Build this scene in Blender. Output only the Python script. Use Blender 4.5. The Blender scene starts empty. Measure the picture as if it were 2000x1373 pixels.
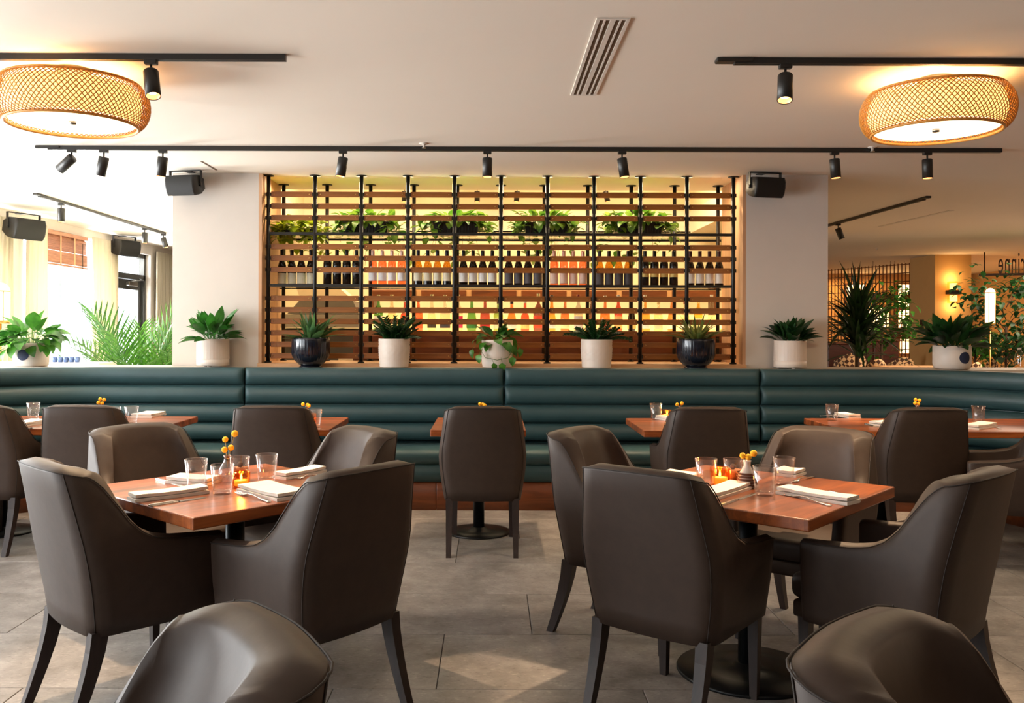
import bpy, bmesh, math, random
from math import sin, cos, pi, radians as R, sqrt
from mathutils import Vector, Matrix
random.seed(11)
C = bpy.context.scene.collection
SC = bpy.context.scene
# ------------------------------------------------------------------ camera
F, PX, PY, CH, ROLL = 1750.0, 960.0, 640.0, 1.4, 0.003
cd = bpy.data.cameras.new('camera'); cam = bpy.data.objects.new('camera', cd); C.objects.link(cam)
cd.sensor_width = 36; cd.lens = F/2000*36
cd.shift_x = (1000-PX)/2000; cd.shift_y = -(686.5-PY)/2000
cd.clip_start = .05; cd.clip_end = 200
cam.location = (0, 0, CH); cam.rotation_euler = (pi/2, -ROLL, 0)
SC.camera = cam
# ------------------------------------------------------------------ exposure, sky
SC.view_settings.view_transform = 'Standard'; SC.view_settings.look = 'None'
SC.view_settings.gamma = 1; SC.view_settings.use_curve_mapping = False
SC.view_settings.exposure = 1.14
SC.cycles.max_bounces = 8; SC.cycles.diffuse_bounces = 4; SC.cycles.transparent_max_bounces = 16
SC.cycles.caustics_reflective = False; SC.cycles.caustics_refractive = False
SC.cycles.sample_clamp_indirect = 4
w = bpy.data.worlds.new('world'); SC.world = w; w.use_nodes = True
w.node_tree.nodes['Background'].inputs[0].default_value = (.86, .94, 1, 1)
w.node_tree.nodes['Background'].inputs[1].default_value = 3.0


def light(name, kind, loc, energy, col, size=None, size_y=None, rot=None, aim=None, spot=None, blend=.5, parent=None):
    l = bpy.data.lights.new(name, kind); l.energy = energy; l.color = col
    if kind == 'AREA':
        l.shape = 'RECTANGLE'; l.size = size; l.size_y = size_y or size
    elif kind == 'SPOT':
        l.spot_size = spot; l.spot_blend = blend; l.shadow_soft_size = size or .03
    elif size: l.shadow_soft_size = size
    o = bpy.data.objects.new(name, l); C.objects.link(o); o.location = loc
    if rot: o.rotation_euler = rot
    if aim: o.rotation_euler = (Vector(aim)-Vector(loc)).to_track_quat('-Z', 'Y').to_euler()
    if parent: o.parent = parent
    return o
WARM = (1, .66, .34); DAY = (1, .975, .94)
# daylight outside each opening of the window wall (y0, y1, z0, z1, watts)
OPENINGS = [(-2.6, -.2, .45, 2.6), (.8, 3.2, .45, 2.6), (4.2, 6.8, .45, 2.6), (7.7, 10.1, .45, 2.6), (10.52, 12.95, .45, 2.6)]
DOORWAY = (13.2, 14.45, 0, 2.55)
XL = -5.5
POWER = [12, 50, 100, 230, 280]
BOUNCE_FILL = [110, 170, 190, 160, 120]      # watts of added unseen lamps that brighten the ceiling, standing in for paving bounce
for (y0, y1, z0, z1), e in zip(OPENINGS, POWER):
    light('daylight', 'AREA', (XL-.75, (y0+y1)/2, (z0+z1)/2+.1), e, DAY, size=z1-z0+.4, size_y=y1-y0, rot=(0, -pi/2, 0))
for (y0, y1, z0, z1), e in zip(OPENINGS, BOUNCE_FILL):
    light('bounce_fill', 'AREA', (XL-1.5, (y0+y1)/2, .25), e, (1, .95, .88), size=1.2, size_y=y1-y0, aim=(XL+3.2, (y0+y1)/2, 2.9))
light('daylight', 'AREA', (XL-.75, 13.8, 1.5), 160, DAY, size=2.4, size_y=1.2, rot=(0, -pi/2, 0))
# bar room area lights, then added fill lamps for the dining room
light('bar_light', 'AREA', (-1.4, 10.4, 3.7), 72, (1, .74, .42), size=1.6, size_y=2, rot=(0, 0, 0))
light('bar_light', 'AREA', (1.5, 10.4, 3.7), 72, (1, .74, .42), size=1.6, size_y=2, rot=(0, 0, 0))
light('cove_light', 'AREA', (.08, 7.98, 2.69), 30, (1, .78, .5), size=3.9, size_y=.06, rot=(R(-14), 0, 0))
light('room_fill', 'AREA', (7.6, 11, 2.66), 130, (1, .79, .6), size=2.5, size_y=3, rot=(0, 0, 0))  # added out of view to brighten the right room and its ceiling
light('room_fill', 'AREA', (5.6, 3.6, 2.66), 30, (1, .72, .48), size=1.2, size_y=2, rot=(0, 0, 0))  # added out of view to brighten the near right ceiling
light('room_fill', 'AREA', (11.0, 17, 2.66), 60, (1, .6, .3), size=.9, size_y=2, rot=(0, 0, 0))  # added out of view to light the far right region
light('room_fill', 'AREA', (0, -1.6, 2.66), 7, (1, .8, .62), size=5, size_y=3, rot=(0, 0, 0))  # added behind the camera to lift the foreground

# ------------------------------------------------------------------ helpers
def W(px, py, D):
    dx, dy = px-PX, py-PY
    return Vector(((dx+ROLL*dy)*D/F, D, CH-(dy-ROLL*dx)*D/F))
def T(px, py, z=.75):
    dx, dy = px-PX, py-PY
    D = F*(CH-z)/(dy-ROLL*dx)
    return Vector(((dx+ROLL*dy)*D/F, D, z))
def lin(c):
    if isinstance(c, str): c = tuple(int(c[i:i+2], 16) for i in (0, 2, 4))
    o = [((x/255)/12.92 if x/255 <= .04045 else ((x/255+.055)/1.055)**2.4) for x in c]
    return (o[0], o[1], o[2], 1)

class NT:
    def __init__(s, name):
        s.m = bpy.data.materials.new(name); s.m.use_nodes = True; s.t = s.m.node_tree
        s.b = s.t.nodes['Principled BSDF']; s.out = s.t.nodes['Material Output']
    def n(s, typ, **k):
        nd = s.t.nodes.new(typ)
        for a, v in k.items():
            if a.startswith('i_'):
                key = a[2:].replace('_', ' ')
                nd.inputs[int(key) if key.isdigit() else key].default_value = v
            else: setattr(nd, a, v)
        return nd
    def l(s, a, b): s.t.links.new(a, b)
    def coord(s, scale=(1, 1, 1), rot=(0, 0, 0), kind='Object'):
        tc = s.n('ShaderNodeTexCoord'); mp = s.n('ShaderNodeMapping')
        mp.inputs['Scale'].default_value = scale; mp.inputs['Rotation'].default_value = rot
        s.l(tc.outputs[kind], mp.inputs[0]); return mp.outputs[0]
    def bump(s, h, strength=.3, dist=.01):
        b = s.n('ShaderNodeBump', i_Strength=strength, i_Distance=dist); s.l(h, b.inputs['Height']); s.l(b.outputs[0], s.b.inputs['Normal']); return b

def mat(name, col, rough=.5, metal=0, spec=.5, noise=0, nscale=20, nstretch=(1, 1, 1), bump=0, emit=0, ecol=None, trans=0, coat=0, rand=0, sub=0):
    q = NT(name); b = q.b; c = lin(col)
    b.inputs['Base Color'].default_value = c; b.inputs['Roughness'].default_value = rough
    b.inputs['Metallic'].default_value = metal; b.inputs['Specular IOR Level'].default_value = spec
    if coat: b.inputs['Coat Weight'].default_value = coat; b.inputs['Coat Roughness'].default_value = .12
    if emit: b.inputs['Emission Color'].default_value = lin(ecol or col); b.inputs['Emission Strength'].default_value = emit
    if trans: b.inputs['Transmission Weight'].default_value = trans
    if noise or bump:
        v = q.coord(nstretch); nz = q.n('ShaderNodeTexNoise', i_Scale=nscale, i_Detail=5.0, i_Roughness=.6); q.l(v, nz.inputs['Vector'])
        if noise:
            r = q.n('ShaderNodeMapRange'); r.inputs[1].default_value = .25; r.inputs[2].default_value = .75
            r.inputs[3].default_value = 1-noise; r.inputs[4].default_value = 1+noise; q.l(nz.outputs[0], r.inputs[0])
            h = q.n('ShaderNodeHueSaturation', i_Color=c); q.l(r.outputs[0], h.inputs['Value']); q.l(h.outputs[0], b.inputs['Base Color'])
            last = h
            if rand:
                oi = q.n('ShaderNodeObjectInfo'); r2 = q.n('ShaderNodeMapRange'); r2.inputs[3].default_value = 1-rand; r2.inputs[4].default_value = 1+rand
                q.l(oi.outputs['Random'], r2.inputs[0]); h2 = q.n('ShaderNodeHueSaturation'); q.l(r2.outputs[0], h2.inputs['Value'])
                q.l(h.outputs[0], h2.inputs['Color']); q.l(h2.outputs[0], b.inputs['Base Color'])
        if bump: q.bump(nz.outputs[0], bump, .004)
    return q.m

def wood(name, c1, c2, scale=1, rough=.35, coat=0, planks=0, axis=0, rand=.08):
    q = NT(name)
    st = [6, 6, 6]; st[axis] = .7
    v = q.coord(tuple(x*scale for x in st)); nz = q.n('ShaderNodeTexNoise', i_Scale=3.0, i_Detail=7.0, i_Roughness=.62, i_Distortion=.6); q.l(v, nz.inputs['Vector'])
    ramp = q.n('ShaderNodeValToRGB'); ramp.color_ramp.elements[0].color = lin(c1); ramp.color_ramp.elements[1].color = lin(c2)
    ramp.color_ramp.elements[0].position = .3; ramp.color_ramp.elements[1].position = .72
    q.l(nz.outputs[0], ramp.inputs[0]); col = ramp.outputs[0]
    if planks:
        tc = q.n('ShaderNodeTexCoord'); sp = q.n('ShaderNodeSeparateXYZ'); q.l(tc.outputs['Object'], sp.inputs[0])
        ml = q.n('ShaderNodeMath', operation='MULTIPLY'); ml.inputs[1].default_value = 1/planks; q.l(sp.outputs[1 if axis == 0 else 0], ml.inputs[0])
        fl = q.n('ShaderNodeMath', operation='FLOOR'); q.l(ml.outputs[0], fl.inputs[0])
        wn = q.n('ShaderNodeTexWhiteNoise', noise_dimensions='1D'); q.l(fl.outputs[0], wn.inputs['W'])
        r = q.n('ShaderNodeMapRange'); r.inputs[3].default_value = .6; r.inputs[4].default_value = 1.45; q.l(wn.outputs[0], r.inputs[0])
        h = q.n('ShaderNodeHueSaturation'); q.l(r.outputs[0], h.inputs['Value']); q.l(col, h.inputs['Color']); col = h.outputs[0]
    if rand:
        oi = q.n('ShaderNodeObjectInfo'); r2 = q.n('ShaderNodeMapRange'); r2.inputs[3].default_value = 1-rand; r2.inputs[4].default_value = 1+rand
        q.l(oi.outputs['Random'], r2.inputs[0]); h2 = q.n('ShaderNodeHueSaturation'); q.l(r2.outputs[0], h2.inputs['Value'])
        q.l(col, h2.inputs['Color']); col = h2.outputs[0]
    q.l(col, q.b.inputs['Base Color']); q.b.inputs['Roughness'].default_value = rough
    if coat: q.b.inputs['Coat Weight'].default_value = coat; q.b.inputs['Coat Roughness'].default_value = .15
    q.bump(nz.outputs[0], .08, .003)
    return q.m

def glass(name, tint=(1, 1, 1), mix=.1, rough=.02, edge=.8, colour_edge=(1, 1, 1)):
    q = NT(name); q.t.nodes.remove(q.b)
    tr = q.n('ShaderNodeBsdfTransparent'); tr.inputs[0].default_value = (*tint, 1)
    gl = q.n('ShaderNodeBsdfGlossy'); gl.inputs['Roughness'].default_value = rough; gl.inputs[0].default_value = (*colour_edge, 1)
    lw = q.n('ShaderNodeLayerWeight', i_Blend=.35); mr = q.n('ShaderNodeMapRange'); mr.inputs[3].default_value = mix; mr.inputs[4].default_value = edge
    pw = q.n('ShaderNodeMath', operation='POWER'); pw.inputs[1].default_value = 2.5; q.l(lw.outputs['Facing'], pw.inputs[0]); q.l(pw.outputs[0], mr.inputs[0]); ms = q.n('ShaderNodeMixShader'); q.l(mr.outputs[0], ms.inputs[0])
    q.l(tr.outputs[0], ms.inputs[1]); q.l(gl.outputs[0], ms.inputs[2]); q.l(ms.outputs[0], q.out.inputs[0])
    return q.m

def sheer(name, col, t=.5):
    q = NT(name); q.t.nodes.remove(q.b)
    d = q.n('ShaderNodeBsdfDiffuse'); d.inputs[0].default_value = lin(col); tl = q.n('ShaderNodeBsdfTranslucent'); tl.inputs[0].default_value = lin(col)
    ms = q.n('ShaderNodeMixShader'); ms.inputs[0].default_value = t; q.l(d.outputs[0], ms.inputs[1]); q.l(tl.outputs[0], ms.inputs[2])
    q.l(ms.outputs[0], q.out.inputs[0]); return q.m

def leafmat(name, c1, c2=None, stripe=None):
    q = NT(name); v = q.coord((1, 1, 1)); nz = q.n('ShaderNodeTexNoise', i_Scale=14.0, i_Detail=2.0); q.l(v, nz.inputs['Vector'])
    rp = q.n('ShaderNodeValToRGB'); rp.color_ramp.elements[0].color = lin(c1); rp.color_ramp.elements[1].color = lin(c2 or c1)
    rp.color_ramp.elements[0].position = .35; rp.color_ramp.elements[1].position = .65
    q.l(nz.outputs[0], rp.inputs[0]); oi = q.n('ShaderNodeObjectInfo'); r2 = q.n('ShaderNodeMapRange'); r2.inputs[3].default_value = .7; r2.inputs[4].default_value = 1.3
    q.l(oi.outputs['Random'], r2.inputs[0]); h2 = q.n('ShaderNodeHueSaturation'); q.l(r2.outputs[0], h2.inputs['Value']); q.l(rp.outputs[0], h2.inputs['Color'])
    q.l(h2.outputs[0], q.b.inputs['Base Color']); q.b.inputs['Roughness'].default_value = .38
    tl = q.n('ShaderNodeBsdfTranslucent'); q.l(h2.outputs[0], tl.inputs[0])
    ms = q.n('ShaderNodeMixShader'); ms.inputs[0].default_value = .3; q.l(q.b.outputs[0], ms.inputs[1]); q.l(tl.outputs[0], ms.inputs[2]); q.l(ms.outputs[0], q.out.inputs[0])
    return q.m

def tilemat():
    q = NT('stone_tile'); v = q.coord((1, 1, 1), kind='Object')
    oi = q.n('ShaderNodeObjectInfo'); ad = q.n('ShaderNodeVectorMath', operation='ADD'); mu = q.n('ShaderNodeMath', operation='MULTIPLY'); mu.inputs[1].default_value = 37
    q.l(oi.outputs['Random'], mu.inputs[0]); q.l(v, ad.inputs[0]); q.l(mu.outputs[0], ad.inputs[1])
    big = q.n('ShaderNodeTexNoise', i_Scale=5.0, i_Detail=6.0, i_Roughness=.65); q.l(ad.outputs[0], big.inputs['Vector'])
    sp = q.n('ShaderNodeMapping'); sp.inputs['Scale'].default_value = (45, 80, 1); q.l(ad.outputs[0], sp.inputs[0])
    vo = q.n('ShaderNodeTexNoise', i_Scale=1.0, i_Detail=2.0, i_Roughness=.5); q.l(sp.outputs[0], vo.inputs['Vector'])
    rp = q.n('ShaderNodeValToRGB'); rp.color_ramp.elements[0].color = lin('67625f'); rp.color_ramp.elements[1].color = lin('9d9896')
    rp.color_ramp.elements[0].position = .28; rp.color_ramp.elements[1].position = .72; q.l(big.outputs[0], rp.inputs[0])
    r = q.n('ShaderNodeValToRGB'); e = r.color_ramp.elements; e[0].position = .3; e[0].color = (.72, .72, .72, 1); e[1].position = .72; e[1].color = (1.35, 1.33, 1.3, 1)
    mid = r.color_ramp.elements.new(.40); mid.color = (1, 1, 1, 1); m2 = r.color_ramp.elements.new(.6); m2.color = (1, 1, 1, 1)
    q.l(vo.outputs[0], r.inputs[0]); mx = q.n('ShaderNodeMix', data_type='RGBA', blend_type='MULTIPLY'); mx.inputs[0].default_value = 1
    q.l(rp.outputs[0], mx.inputs[6]); q.l(r.outputs[0], mx.inputs[7])
    r2 = q.n('ShaderNodeMapRange'); r2.inputs[3].default_value = .93; r2.inputs[4].default_value = 1.07; q.l(oi.outputs['Random'], r2.inputs[0])
    h = q.n('ShaderNodeHueSaturation'); q.l(r2.outputs[0], h.inputs['Value']); q.l(mx.outputs[2], h.inputs['Color'])
    q.l(h.outputs[0], q.b.inputs['Base Color']); q.b.inputs['Roughness'].default_value = .48; q.bump(big.outputs[0], .06, .002)
    return q.m

class MB:
    def __init__(s): s.v = []; s.f = []; s.mi = []; s.sm = []
    def add(s, vs, fs, m=0, smooth=False, M=None):
        b = len(s.v)
        s.v += [tuple(M @ Vector(p)) if M else tuple(p) for p in vs]
        for f in fs: s.f.append([b+i for i in f]); s.mi.append(m); s.sm.append(smooth)
        return s
    def box(s, x0, x1, y0, y1, z0, z1, m=0, M=None):
        vs = [(x, y, z) for z in (z0, z1) for y in (y0, y1) for x in (x0, x1)]
        return s.add(vs, [(0, 2, 3, 1), (4, 5, 7, 6), (0, 1, 5, 4), (2, 6, 7, 3), (0, 4, 6, 2), (1, 3, 7, 5)], m, False, M)
    def rbox(s, x0, x1, y0, y1, z0, z1, r=.01, seg=2, m=0, M=None, smooth=False, jitter=None):
        bm = bmesh.new(); bmesh.ops.create_cube(bm, size=1)
        for v in bm.verts: v.co = Vector((x0+(v.co.x+.5)*(x1-x0), y0+(v.co.y+.5)*(y1-y0), z0+(v.co.z+.5)*(z1-z0)))
        bmesh.ops.bevel(bm, geom=bm.edges[:]+bm.verts[:], offset=r, segments=seg, affect='EDGES', profile=.5)
        bm.verts.index_update(); vs = [v.co.copy() for v in bm.verts]; fs = [[v.index for v in f.verts] for f in bm.faces]; bm.free()
        return s.add(vs, fs, m, smooth, M)
    def lathe(s, prof, n=24, c=(0, 0, 0), m=0, M=None, smooth=True, rfun=None, caps=True):
        vs = []; fs = []
        for r, z in prof:
            for k in range(n):
                a = 2*pi*k/n; rr = r*(rfun(k, z) if rfun else 1)
                vs.append((c[0]+rr*cos(a), c[1]+rr*sin(a), c[2]+z))
        for i in range(len(prof)-1):
            for k in range(n):
                k2 = (k+1) % n; fs.append((i*n+k, i*n+k2, (i+1)*n+k2, (i+1)*n+k))
        if caps:
            if prof[0][0] > 1e-5: fs.append(tuple(range(n))[::-1])
            if prof[-1][0] > 1e-5: fs.append(tuple((len(prof)-1)*n+k for k in range(n)))
        return s.add(vs, fs, m, smooth, M)
    def tube(s, path, r, n=6, m=0, smooth=True, M=None, closed=False, flat=None):
        path = [Vector(p) for p in path]; N = len(path); vs = []; fs = []; up = None
        rs = r if isinstance(r, (list, tuple)) else [r]*N
        for i, p in enumerate(path):
            if closed: d = path[(i+1) % N]-path[i-1]
            else: d = path[min(i+1, N-1)]-path[max(i-1, 0)]
            d.normalize()
            if up is None:
                up = Vector((0, 0, 1)) if abs(d.z) < .9 else Vector((1, 0, 0))
            a = d.cross(up)
            if a.length < 1e-5: a = d.cross(Vector((0, 1, 0)))
            a.normalize(); b = a.cross(d).normalized(); up = b
            for k in range(n):
                t = 2*pi*k/n+pi/n; vs.append(p+a*cos(t)*rs[i]+b*sin(t)*rs[i]*(flat or 1))
        for i in range(N if closed else N-1):
            j = (i+1) % N
            for k in range(n):
                k2 = (k+1) % n; fs.append((i*n+k, i*n+k2, j*n+k2, j*n+k))
        if not closed: fs.append(tuple(range(n))[::-1]); fs.append(tuple((N-1)*n+k for k in range(n)))
        return s.add(vs, fs, m, smooth, M)
    def cyl(s, p0, p1, r0, r1=None, n=12, m=0, smooth=True, M=None):
        return s.tube([p0, p1], [r0, r0 if r1 is None else r1], n, m, smooth, M)
    def prism(s, pts, y0, y1, m=0, M=None):           # polygon in xz extruded in y
        n = len(pts); vs = [(x, y0, z) for x, z in pts]+[(x, y1, z) for x, z in pts]
        fs = [tuple(range(n)), tuple(range(2*n-1, n-1, -1))]+[(i, i+n, (i+1) % n+n, (i+1) % n) for i in range(n)]
        return s.add(vs, fs, m, False, M)
    def sphere(s, c, r, n=10, m=0, sz=1):
        return s.lathe([(max(r*sin(pi*i/n), 1e-6), -r*cos(pi*i/n)*sz) for i in range(n+1)], n+4, c, m, caps=False)
    def mesh(s, name, mats):
        me = bpy.data.meshes.new(name); me.from_pydata(s.v, [], s.f); me.update()
        for mm in (mats if isinstance(mats, (list, tuple)) else [mats]): me.materials.append(mm)
        me.polygons.foreach_set('material_index', s.mi); me.polygons.foreach_set('use_smooth', s.sm)
        bm = bmesh.new(); bm.from_mesh(me); bmesh.ops.recalc_face_normals(bm, faces=bm.faces); bm.to_mesh(me); bm.free(); me.update()
        return me
    def build(s, name, mats, parent=None, **k): return put(name, s.mesh(name, mats), parent, **k)

def put(name, me, parent=None, loc=None, rot=None, scale=None, label=None, kind=None):
    o = bpy.data.objects.new(name, me); C.objects.link(o)
    if parent: o.parent = parent
    if loc is not None: o.location = loc
    if rot is not None: o.rotation_euler = rot
    if scale is not None: o.scale = scale if hasattr(scale, '__len__') else (scale,)*3
    if label: o['label'] = label
    if kind: o['kind'] = kind
    return o
def tag(o, label, cat, group=None):
    o['label'] = label; o['category'] = cat
    if group: o['group'] = group
    return o
def thing(name, label, cat, loc=(0, 0, 0), rz=0, group=None):
    o = bpy.data.objects.new(name, None); C.objects.link(o); o.empty_display_size = .1
    o.location = loc; o.rotation_euler = (0, 0, rz); return tag(o, label, cat, group)
def struct(name, mb, m, parent=None):
    o = mb.build(name, m, parent)
    if not parent: o['kind'] = 'structure'
    return o
def kids(o): return [c for c in ALLKIDS.get(o.name, [])]
def copy_tree(o, parent=None):
    c = o.copy(); C.objects.link(c)
    if parent: c.parent = parent
    for ch in list(o.children): copy_tree(ch, c)
    return c
def dup(src, loc, rz, label, group=None):
    c = copy_tree(src); c.location = loc; c.rotation_euler = (0, 0, rz); c['label'] = label
    if group: c['group'] = group
    return c
ORD = ['first', 'second', 'third', 'fourth', 'fifth', 'sixth', 'seventh', 'eighth', 'ninth', 'tenth', 'eleventh', 'twelfth']

# ------------------------------------------------------------------ materials
M_ceil = mat('ceiling_paint', 'ebe1d3', .85, noise=.01, nscale=3)
M_wall = mat('wall_plaster', 'cdc4bb', .8, noise=.02, nscale=6, bump=.05)
M_warmwall = mat('ochre_wall', 'c79a5e', .8, noise=.03, nscale=4)
M_barwall = mat('bar_wall', 'e8dcbc', .8, noise=.03, nscale=4)
M_grout = mat('grout', '5b544f', .9, noise=.05)
M_tile = tilemat()
M_teal = mat('teal_leather', '2f4b50', .46, spec=.45, noise=.1, nscale=7, bump=.06)
M_plinth = wood('plinth_wood', '5a2a14', '8e4c26', 1, .4)
M_leather = mat('taupe_leather', '3b2d25', .55, spec=.38, noise=.13, nscale=22, bump=.12)
M_pipe = mat('piping_leather', '261c17', .7)
M_leg = wood('leg_wood', '170e0a', '32201a', 2, .55, axis=2)
M_top = wood('table_walnut', '5e2a12', 'a4592a', 1.1, .3, coat=.2, planks=.052, rand=.04)
M_black = mat('black_metal', '161412', .45, metal=.2, noise=.05)
M_base = mat('pedestal_iron', '17191b', .38, metal=.5, noise=.08)
M_spot = mat('spot_black', '1c1a18', .42)
M_bulb = mat('spot_lens', 'ffdcae', .4, emit=6, ecol='ffcf96')
M_cone = mat('spot_reflector', 'ffb878', .3, emit=1.2, ecol='ffa860')
M_cane = mat('bamboo_cane', 'c98a3a', .5, noise=.15, nscale=30)
M_diff = mat('lamp_diffuser', 'fff0d8', .6, emit=1.5, ecol='ffe2b8')
M_drum = mat('lamp_drum', 'ffe7b4', .6, emit=.95, ecol='ffc670')
M_nickel = mat('brushed_nickel', '8d8a84', .3, metal=.9)
M_slat = wood('slat_wood', '76420f', 'a06022', 1, .42)
M_jamb = wood('pale_oak', 'b98a64', 'd0a37c', .8, .5, axis=2, rand=.02)
M_sill = wood('sill_oak', 'b8885e', 'cfa47a', .8, .45, rand=0)
M_board = wood('board_wood', '5c2e12', '8a4c22', 1, .45)
M_brass = mat('brass', 'c79a54', .3, metal=.9)
M_white_pot = mat('white_ceramic', 'dccfc4', .45, noise=.02)
M_navy_pot = mat('navy_glaze', '0f1522', .22, coat=.25, noise=.2, nscale=14)
M_navy = mat('navy_dot', '1c2748', .7)
M_soil = mat('soil', '2a1c12', .95, noise=.3, nscale=60)
M_glass = glass('clear_glass', (.96, .96, .955), .06, .01, .9)
M_pane = glass('window_glass', (.97, .985, 1), .03, .01, .4)
M_amber = glass('amber_glass', (1, .72, .42), .05, .05, .6, (1, .6, .3))
M_pinkglass = glass('smoked_glass', (.86, .74, .7), .12, .04, .8)
M_flame = mat('flame', 'ffd27a', emit=14, ecol='ffc060')
M_wax = mat('candle_wax', 'ffd9a0', .5, emit=.7, ecol='ff9a3c')
M_linen = mat('napkin_linen', 'e2dad0', .85, noise=.03, nscale=60, bump=.05)
M_steel = mat('cutlery_steel', 'cfc8c0', .22, metal=1)
M_yellow = mat('yellow_flower', 'eeb018', .8, noise=.2, nscale=300, bump=.5)
M_stalk = mat('dry_stalk', '9a8a4a', .7)
M_cork = mat('spice_mix', 'a8683c', .7, noise=.3, nscale=120)
M_curtain = sheer('curtain_linen', 'd6cbb4', .32)
M_blind = wood('blind_wood', '8a5a44', 'b98468', 2, .45, axis=1)
M_frame = mat('dark_window_frame', '3a3a36', .45, metal=.3)
M_outside = mat('outside_paving', 'bfc4c6', .9)
M_bluef = mat('blue_window_frame', '8fb8c4', .5)
M_speaker = mat('speaker_black', '1b1a1a', .5, noise=.04)
M_grille = mat('speaker_grille', '0f0e0e', .7, noise=.3, nscale=200)
M_vent = mat('vent_white', 'd8cfc4', .6)
M_slot = mat('vent_slot', '5e4a36', .8)
L_lily = leafmat('lily_leaf', '22561a', '387828')
L_pothos = leafmat('pothos_leaf', '24561c', '4d8a2c')
L_vine = leafmat('vine_leaf', '3a7420', '86a83a')
L_lime = leafmat('lime_leaf', '8fae1c', 'c0cf30')
L_dark = leafmat('dark_leaf', '12331a', '25501f')
L_spike = leafmat('spiky_leaf', '2f5a36', '5f8248')
L_vari = leafmat('variegated_leaf', '8a8a48', '4a6a34')
L_palm = leafmat('palm_leaf', '2a5c16', '4c8620')
L_drac = leafmat('dracaena_leaf', '142c14', '26421c')
M_stem = mat('green_stem', '4a7030', .6)
M_stemb = mat('brown_stem', '4c3422', .8)

# ------------------------------------------------------------------ room shell
XR, Y0, Y1, HC = 11.5, -4.0, 21.5, 2.72
FL = struct('floor', MB().box(XL-.2, XR, Y0, Y1, -.12, -.012), M_grout)
tm = MB().rbox(-.6, .6, -.31, .31, -.012, 0, .0022, 1).mesh('tile', M_tile)
TL, TW = 1.2, .62
def clip_tile(x0, x1, y0, y1):
    g = .0016
    return MB().rbox(-(x1-x0)/2+g, (x1-x0)/2-g, -(y1-y0)/2+g, (y1-y0)/2-g, -.012, 0, .0018, 1).mesh('tile', M_tile)
full = clip_tile(-.6, .6, -.31, .31)
for k in range(-4, 7):
    off = (-.21+.4*k) % TL
    y = 3.47+k*TW
    x = XL+((off-XL) % TL)-TL
    while x < 6.1:
        if x < XL: me = clip_tile(XL, x+TL, y, y+TW) if x+TL-XL > .05 else None; cx = (XL+x+TL)/2
        else: me = full; cx = x+.6
        if me: put('tile', me, FL, (cx, y+.31, 0))
        x += TL
# distant floor beyond the tiles
def farfloor():
    q = NT('far_tiles'); v = q.coord((1, 1, 1)); bt = q.n('ShaderNodeTexBrick', i_Scale=1.0); bt.inputs['Brick Width'].default_value = 1.2; bt.inputs['Row Height'].default_value = .62
    bt.inputs['Mortar Size'].default_value = .004; bt.inputs['Color1'].default_value = lin('8d857f'); bt.inputs['Color2'].default_value = lin('847c76'); bt.inputs['Mortar'].default_value = lin('5b544f')
    q.l(v, bt.inputs['Vector']); q.l(bt.outputs[0], q.b.inputs['Base Color']); q.b.inputs['Roughness'].default_value = .4; return q.m
yf = 3.47+7*TW
put('paving', MB().box(XL, XR, yf, Y1, -.012, 0).box(6.2+.6, XR, .99, yf, -.012, 0).box(XL, XR, Y0, .99, -.012, 0).mesh('paving', farfloor()), FL)['kind'] = 'stuff'
# ceiling: slab round the raised bar ceiling
bx0, bx1, by0, by1 = -2.6, 2.75, 8.6, 12.4
cl = MB()
cl.box(XL-.2, XR, Y0, by0, HC, HC+.3).box(XL-.2, XR, by1, Y1, HC, HC+.3).box(XL-.2, bx0, by0, by1, HC, HC+.3).box(bx1, XR, by0, by1, HC, HC+.3)
struct('ceiling', cl, M_ceil)
bar_c = MB().box(bx0-.1, bx1+.1, by0-.1, by1+.1, 3.8, 3.9).box(bx0-.1, bx0, by0, by1, HC+.3, 3.8).box(bx1, bx1+.1, by0, by1, HC+.3, 3.8).box(bx0, bx1, by0-.1, by0, HC+.3, 3.8).box(bx0, bx1, by1, by1+.1, HC+.3, 3.8)
struct('trim_1', bar_c, M_barwall)
struct('wall_front', MB().box(XL-.2, XR, Y0-.2, Y0, 0, HC), mat('dark_unseen_wall', '4a382c', .6))  # unseen wall, coloured dark to cut light bounced back at the chairs
struct('wall_right', MB().box(XR, XR+.2, Y0-.2, Y1, 0, HC), M_warmwall)
struct('wall_back', MB().box(XL-.2, XR+.2, Y1, Y1+.2, 0, HC), M_warmwall)
# window wall on the left
wl = MB(); ops = OPENINGS+[DOORWAY]
edges = [Y0]+[e for o in ops for e in (o[0], o[1])]+[Y1]
for i in range(0, len(edges), 2): wl.box(XL-.25, XL, edges[i], edges[i+1], 0, HC)
for y0, y1, z0, z1 in ops:
    wl.box(XL-.25, XL, y0, y1, z1, HC)
    if z0 > 0: wl.box(XL-.25, XL, y0, y1, 0, z0)
struct('wall_left', wl, M_wall)
for n, (y0, y1, z0, z1) in enumerate(OPENINGS):
    wn = struct('window_%d' % (n+1), MB().box(XL-.2, XL-.14, y0, y0+.05, z0, z1).box(XL-.2, XL-.14, y1-.05, y1, z0, z1).box(XL-.2, XL-.14, y0, y1, z1-.05, z1).box(XL-.2, XL-.14, y0, y1, z0, z0+.06), M_bluef)
    MB().box(XL-.19, XL-.15, y0+(y1-y0)*.5-.025, y0+(y1-y0)*.5+.025, z0+.06, z1-.05).build('mullion', M_bluef, wn)
    MB().box(XL-.175, XL-.165, y0+.05, y1-.05, z0+.06, z1-.05).build('pane', M_pane, wn)
    MB().rbox(XL-.26, XL+.04, y0-.02, y1+.02, z0-.03, z0, .006, 1).build('window_sill', M_wall, wn)
y0, y1, z0, z1 = DOORWAY
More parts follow.
